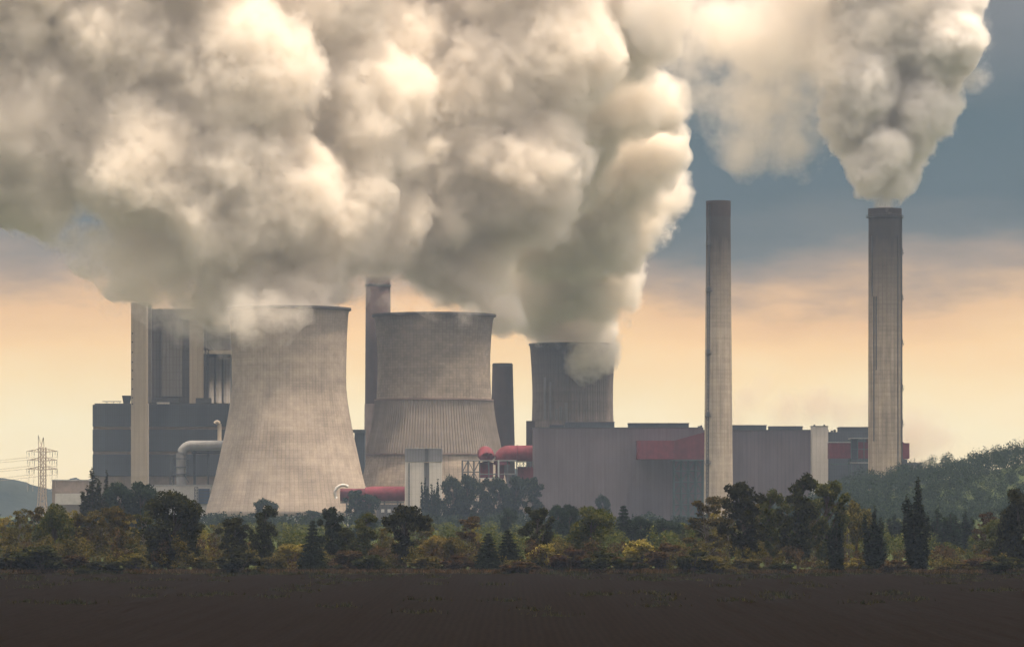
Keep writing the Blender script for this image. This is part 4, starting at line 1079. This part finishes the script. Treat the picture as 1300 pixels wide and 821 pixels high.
BUSH = [ # px, top, width, dist, tone
 (12, 700, 48, 802, 'dark', 'dark bush at the far left edge of the field'), (55, 693, 60, 801, 'dark', 'wide dark bush below the pylon at the field edge'),
 (98, 703, 40, 806, 'rust', 'brown bush between two dark ones under the storage hall'), (130, 712, 56, 798, 'dark', 'low wide black bush left of the biggest round tree'),
 (172, 702, 36, 806, 'olive', 'olive bush touching the left foot of the biggest round tree'), (262, 705, 36, 808, 'olive', 'olive bush touching the right foot of the biggest round tree'),
 (303, 700, 52, 800, 'dark', 'dark rounded bush under the ragged dark tree'), (346, 706, 34, 806, 'olive', 'small olive bush left of the golden bush'),
 (440, 698, 44, 806, 'rust', 'brown bush right of the pointed spruce'), (474, 704, 40, 803, 'dark', 'dark bush left of the umbrella tree trunk'),
 (545, 706, 40, 806, 'olive', 'olive bush right of the umbrella tree trunk'), (580, 704, 36, 804, 'rust', 'brown bush below the rusty airy tree'),
 (660, 712, 44, 798, 'rust', 'low brown bush right of the two black conifers'), (697, 690, 40, 815, 'yellow', 'pale yellow bush right of the tree at the turbine hall end'),
 (722, 696, 48, 803, 'rust', 'brown bush under the left side of the broad brown green tree'), (765, 700, 46, 800, 'dark', 'dark bush below the bluish cedar, left of its trunk'),
 (800, 708, 40, 800, 'dark', 'small black bush right below the bluish cedar'), (815, 685, 40, 830, 'yellow', 'pale creamy yellow bush in front of the hazy round trees'),
 (845, 690, 46, 806, 'rust', 'russet bush below the red box duct'), (880, 698, 40, 800, 'dark', 'dark bush under the leaning airy birch-like tree'),
 (905, 706, 40, 800, 'olive', 'olive bush right under the slimmer chimney'), (945, 708, 44, 800, 'olive', 'olive bush at the foot of the many stemmed tree'),
 (990, 714, 40, 798, 'dark', 'low black bush left of the smallest dark poplar'), (1085, 708, 26, 803, 'yellow', 'bright pale bush between first and second black poplars'),
 (1135, 710, 34, 800, 'rust', 'brown bush between second and tallest black poplars'), (1210, 713, 44, 802, 'olive', 'low olive bush by the light green patch of meadow'),
 (1240, 708, 36, 806, 'rust', 'brown bush below the bare looking brown tree'), (1275, 706, 50, 800, 'dark', 'rounded dark bush near the right edge of the field'),
]

def scrub_stuff(name, rows, label, tone, size, per, seed, hfun=None):
    """one mass of scrub or woodland: rows of (px, y_dist, height m, width m)"""
    rs = np.random.RandomState(seed); parts = []
    for (x, y, h, w) in rows:
        gz = ground_z(x, y); cl = []
        k = max(3, int(h / 3))
        for i in range(k + 2):
            z = h * (.25 + .62 * rs.rand()); q = w * .32 * (1.1 - z / h * .7)
            cl.append(((x + rs.normal() * q, y + rs.normal() * q, gz + z), (w * .26 * rs.uniform(.7, 1.2), w * .26, h * .18 * rs.uniform(.8, 1.3))))
        parts.append(leaf_cloud(cl, per, size, rs))
    me = cloud_mesh(name, np.concatenate(parts), LEAF[tone])
    o = D2.objects.new(name, me); COL.objects.link(o); tag(o, label, name.replace('_', ' ').split()[0], None, 'stuff'); return o

def build_trees():
    leaf_mats()
    for (px, yt, w, d, kind, tone, var, label) in TREES: tree(px, yt, w, d, kind, tone, label, var)
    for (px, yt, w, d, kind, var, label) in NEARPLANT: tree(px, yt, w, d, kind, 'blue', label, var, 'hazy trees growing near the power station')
    for (px, yt, w, d, tone, label) in BUSH: tree(px, yt, w, d, 'bush', tone, label, hash_(px, yt) % 3, 'bushes along the edge of the dark field')
    rnd = random.Random(12)
    # wooded hillside
    rows = []
    for i in range(1100):
        y = rnd.uniform(1640, 2140); x = rnd.uniform(118, 420) * y / 2000
        if hill_h(x, y) < 1.5 and rnd.random() < .5: continue
        h = rnd.uniform(8, 15); rows.append((x, y, h, h * rnd.uniform(.7, 1.0)))
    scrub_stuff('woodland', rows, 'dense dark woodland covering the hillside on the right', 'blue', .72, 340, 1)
    # belt of hazy wood in front of the plant
    rows = []
    for i in range(420):
        y = rnd.uniform(1750, 2190); x = rnd.uniform(-330, 240) * y / 2200; h = rnd.uniform(5, 10) if y < 2100 else rnd.uniform(6, 11)
        rows.append((x, y, h, h * rnd.uniform(.9, 1.4)))
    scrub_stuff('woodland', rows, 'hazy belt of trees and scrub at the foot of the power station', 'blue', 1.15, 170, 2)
    # pale scrub, middle distance
    rows = []
    for i in range(330):
        y = rnd.uniform(1350, 1700); x = rnd.uniform(-250, 160) * y / 1500; h = rnd.uniform(4, 7.5)
        rows.append((x, y, h, h * rnd.uniform(1.1, 1.7)))
    scrub_stuff('shrubbery', rows, 'pale green hazy scrubland in the middle distance before the power station', 'green', 1.2, 120, 3)
    rows = []
    for i in range(210):
        y = rnd.uniform(905, 985); x = rnd.uniform(-175, 175) * y / 900
        if 99 < x * 935 / y < 104: continue
        h = rnd.uniform(4, 9); rows.append((x, y, h, h * rnd.uniform(.6, 1.0)))
    scrub_stuff('shrubbery', rows, 'loose green copse filling the view behind the front trees', 'green', .6, 330, 8)
    rows = []
    for i in range(150):
        y = rnd.uniform(1020, 1250); x = rnd.uniform(-190, 190) * y / 1100
        if 120 < x * 1100 / y: continue
        h = rnd.uniform(4, 7.5); rows.append((x, y, h, h * rnd.uniform(.9, 1.4)))
    scrub_stuff('shrubbery', rows, 'darker bushes in the gap behind the front tree row', 'green', .9, 200, 4)
    # undergrowth between the trunks of the front row
    for (tone, nn, sd, lab) in (('olive', 240, 5, 'tangled olive and yellow undergrowth between the front trees'), ('rust', 190, 6, 'reddish brown brambles and dead stems under the front trees'), ('dark', 115, 7, 'dark undergrowth along the field edge')):
        rows = []
        for i in range(nn):
            y = rnd.uniform(804, 885) if tone != 'dark' else rnd.uniform(800, 815); x = rnd.uniform(-150, 150) * y / 820
            if tone != 'dark' and 103 < x * 820 / y < 110: continue
            h = rnd.uniform(2.2, 7.5) if tone != 'dark' else rnd.uniform(1, 2.2)
            if tone != 'dark': h *= (.75 if x > 60 else 1.25 if x < -60 else 1)
            rows.append((x, y, h, rnd.uniform(2.5, 5)))
        scrub_stuff('undergrowth', rows, lab, tone, .42, 340, sd)
    # weeds straggling into the ploughed field
    rs = np.random.RandomState(19); n = 9000; cx = rs.uniform(-120, 120, 170); cy = 797 - rs.rand(170) ** 2.2 * 330
    i = rs.randint(0, 170, n); x = cx[i] + rs.normal(size=n) * 1.6; y = cy[i] + rs.normal(size=n) * 2.5
    z = np.array([ground_z(a, b) for a, b in zip(x, y)]) - .05; P = np.stack([x, y, z], 1); hgt = rs.uniform(.2, .7, n)
    a = np.stack([rs.normal(size=n) * .2, rs.normal(size=n) * .2, hgt], 1); b = np.stack([np.full(n, .09), rs.normal(size=n) * .05, np.zeros(n)], 1)
    me = cloud_mesh('weeds', np.stack([P - b, P + b, P + a + b * .2, P + a - b * .2], 1).reshape(-1, 3), LEAF['dark'])
    o = D2.objects.new('weeds', me); COL.objects.link(o); tag(o, 'scattered dark weeds straggling over the ploughed field', 'weeds', None, 'stuff')
    # rough grass at the edge of the field
    rs = np.random.RandomState(9); n = 26000
    x = rs.uniform(-160, 160, n); y = 797 + rs.rand(n) ** 1.5 * 9 + 2 * np.sin(x * .2)
    z = rs.uniform(0, .5, n); P = np.stack([x, y, z], 1); hgt = rs.uniform(.2, .7, n)
    a = np.stack([rs.normal(size=n) * .25, rs.normal(size=n) * .25, hgt], 1); b = np.stack([np.full(n, .10), rs.normal(size=n) * .05, np.zeros(n)], 1)
    V = np.stack([P - b, P + b, P + a + b * .2, P + a - b * .2], 1).reshape(-1, 3)
    me = cloud_mesh('grass', V, LEAF['rust']); o = D2.objects.new('grass', me); COL.objects.link(o); tag(o, 'rough dry grass strip where the dark field meets the trees', 'grass', None, 'stuff')
build_render(); build_world(); build_sun_camera()
for fn in ('build_ground', 'build_plant', 'build_trees'):
    if fn in globals(): globals()[fn]()
build_smoke()
build_haze()
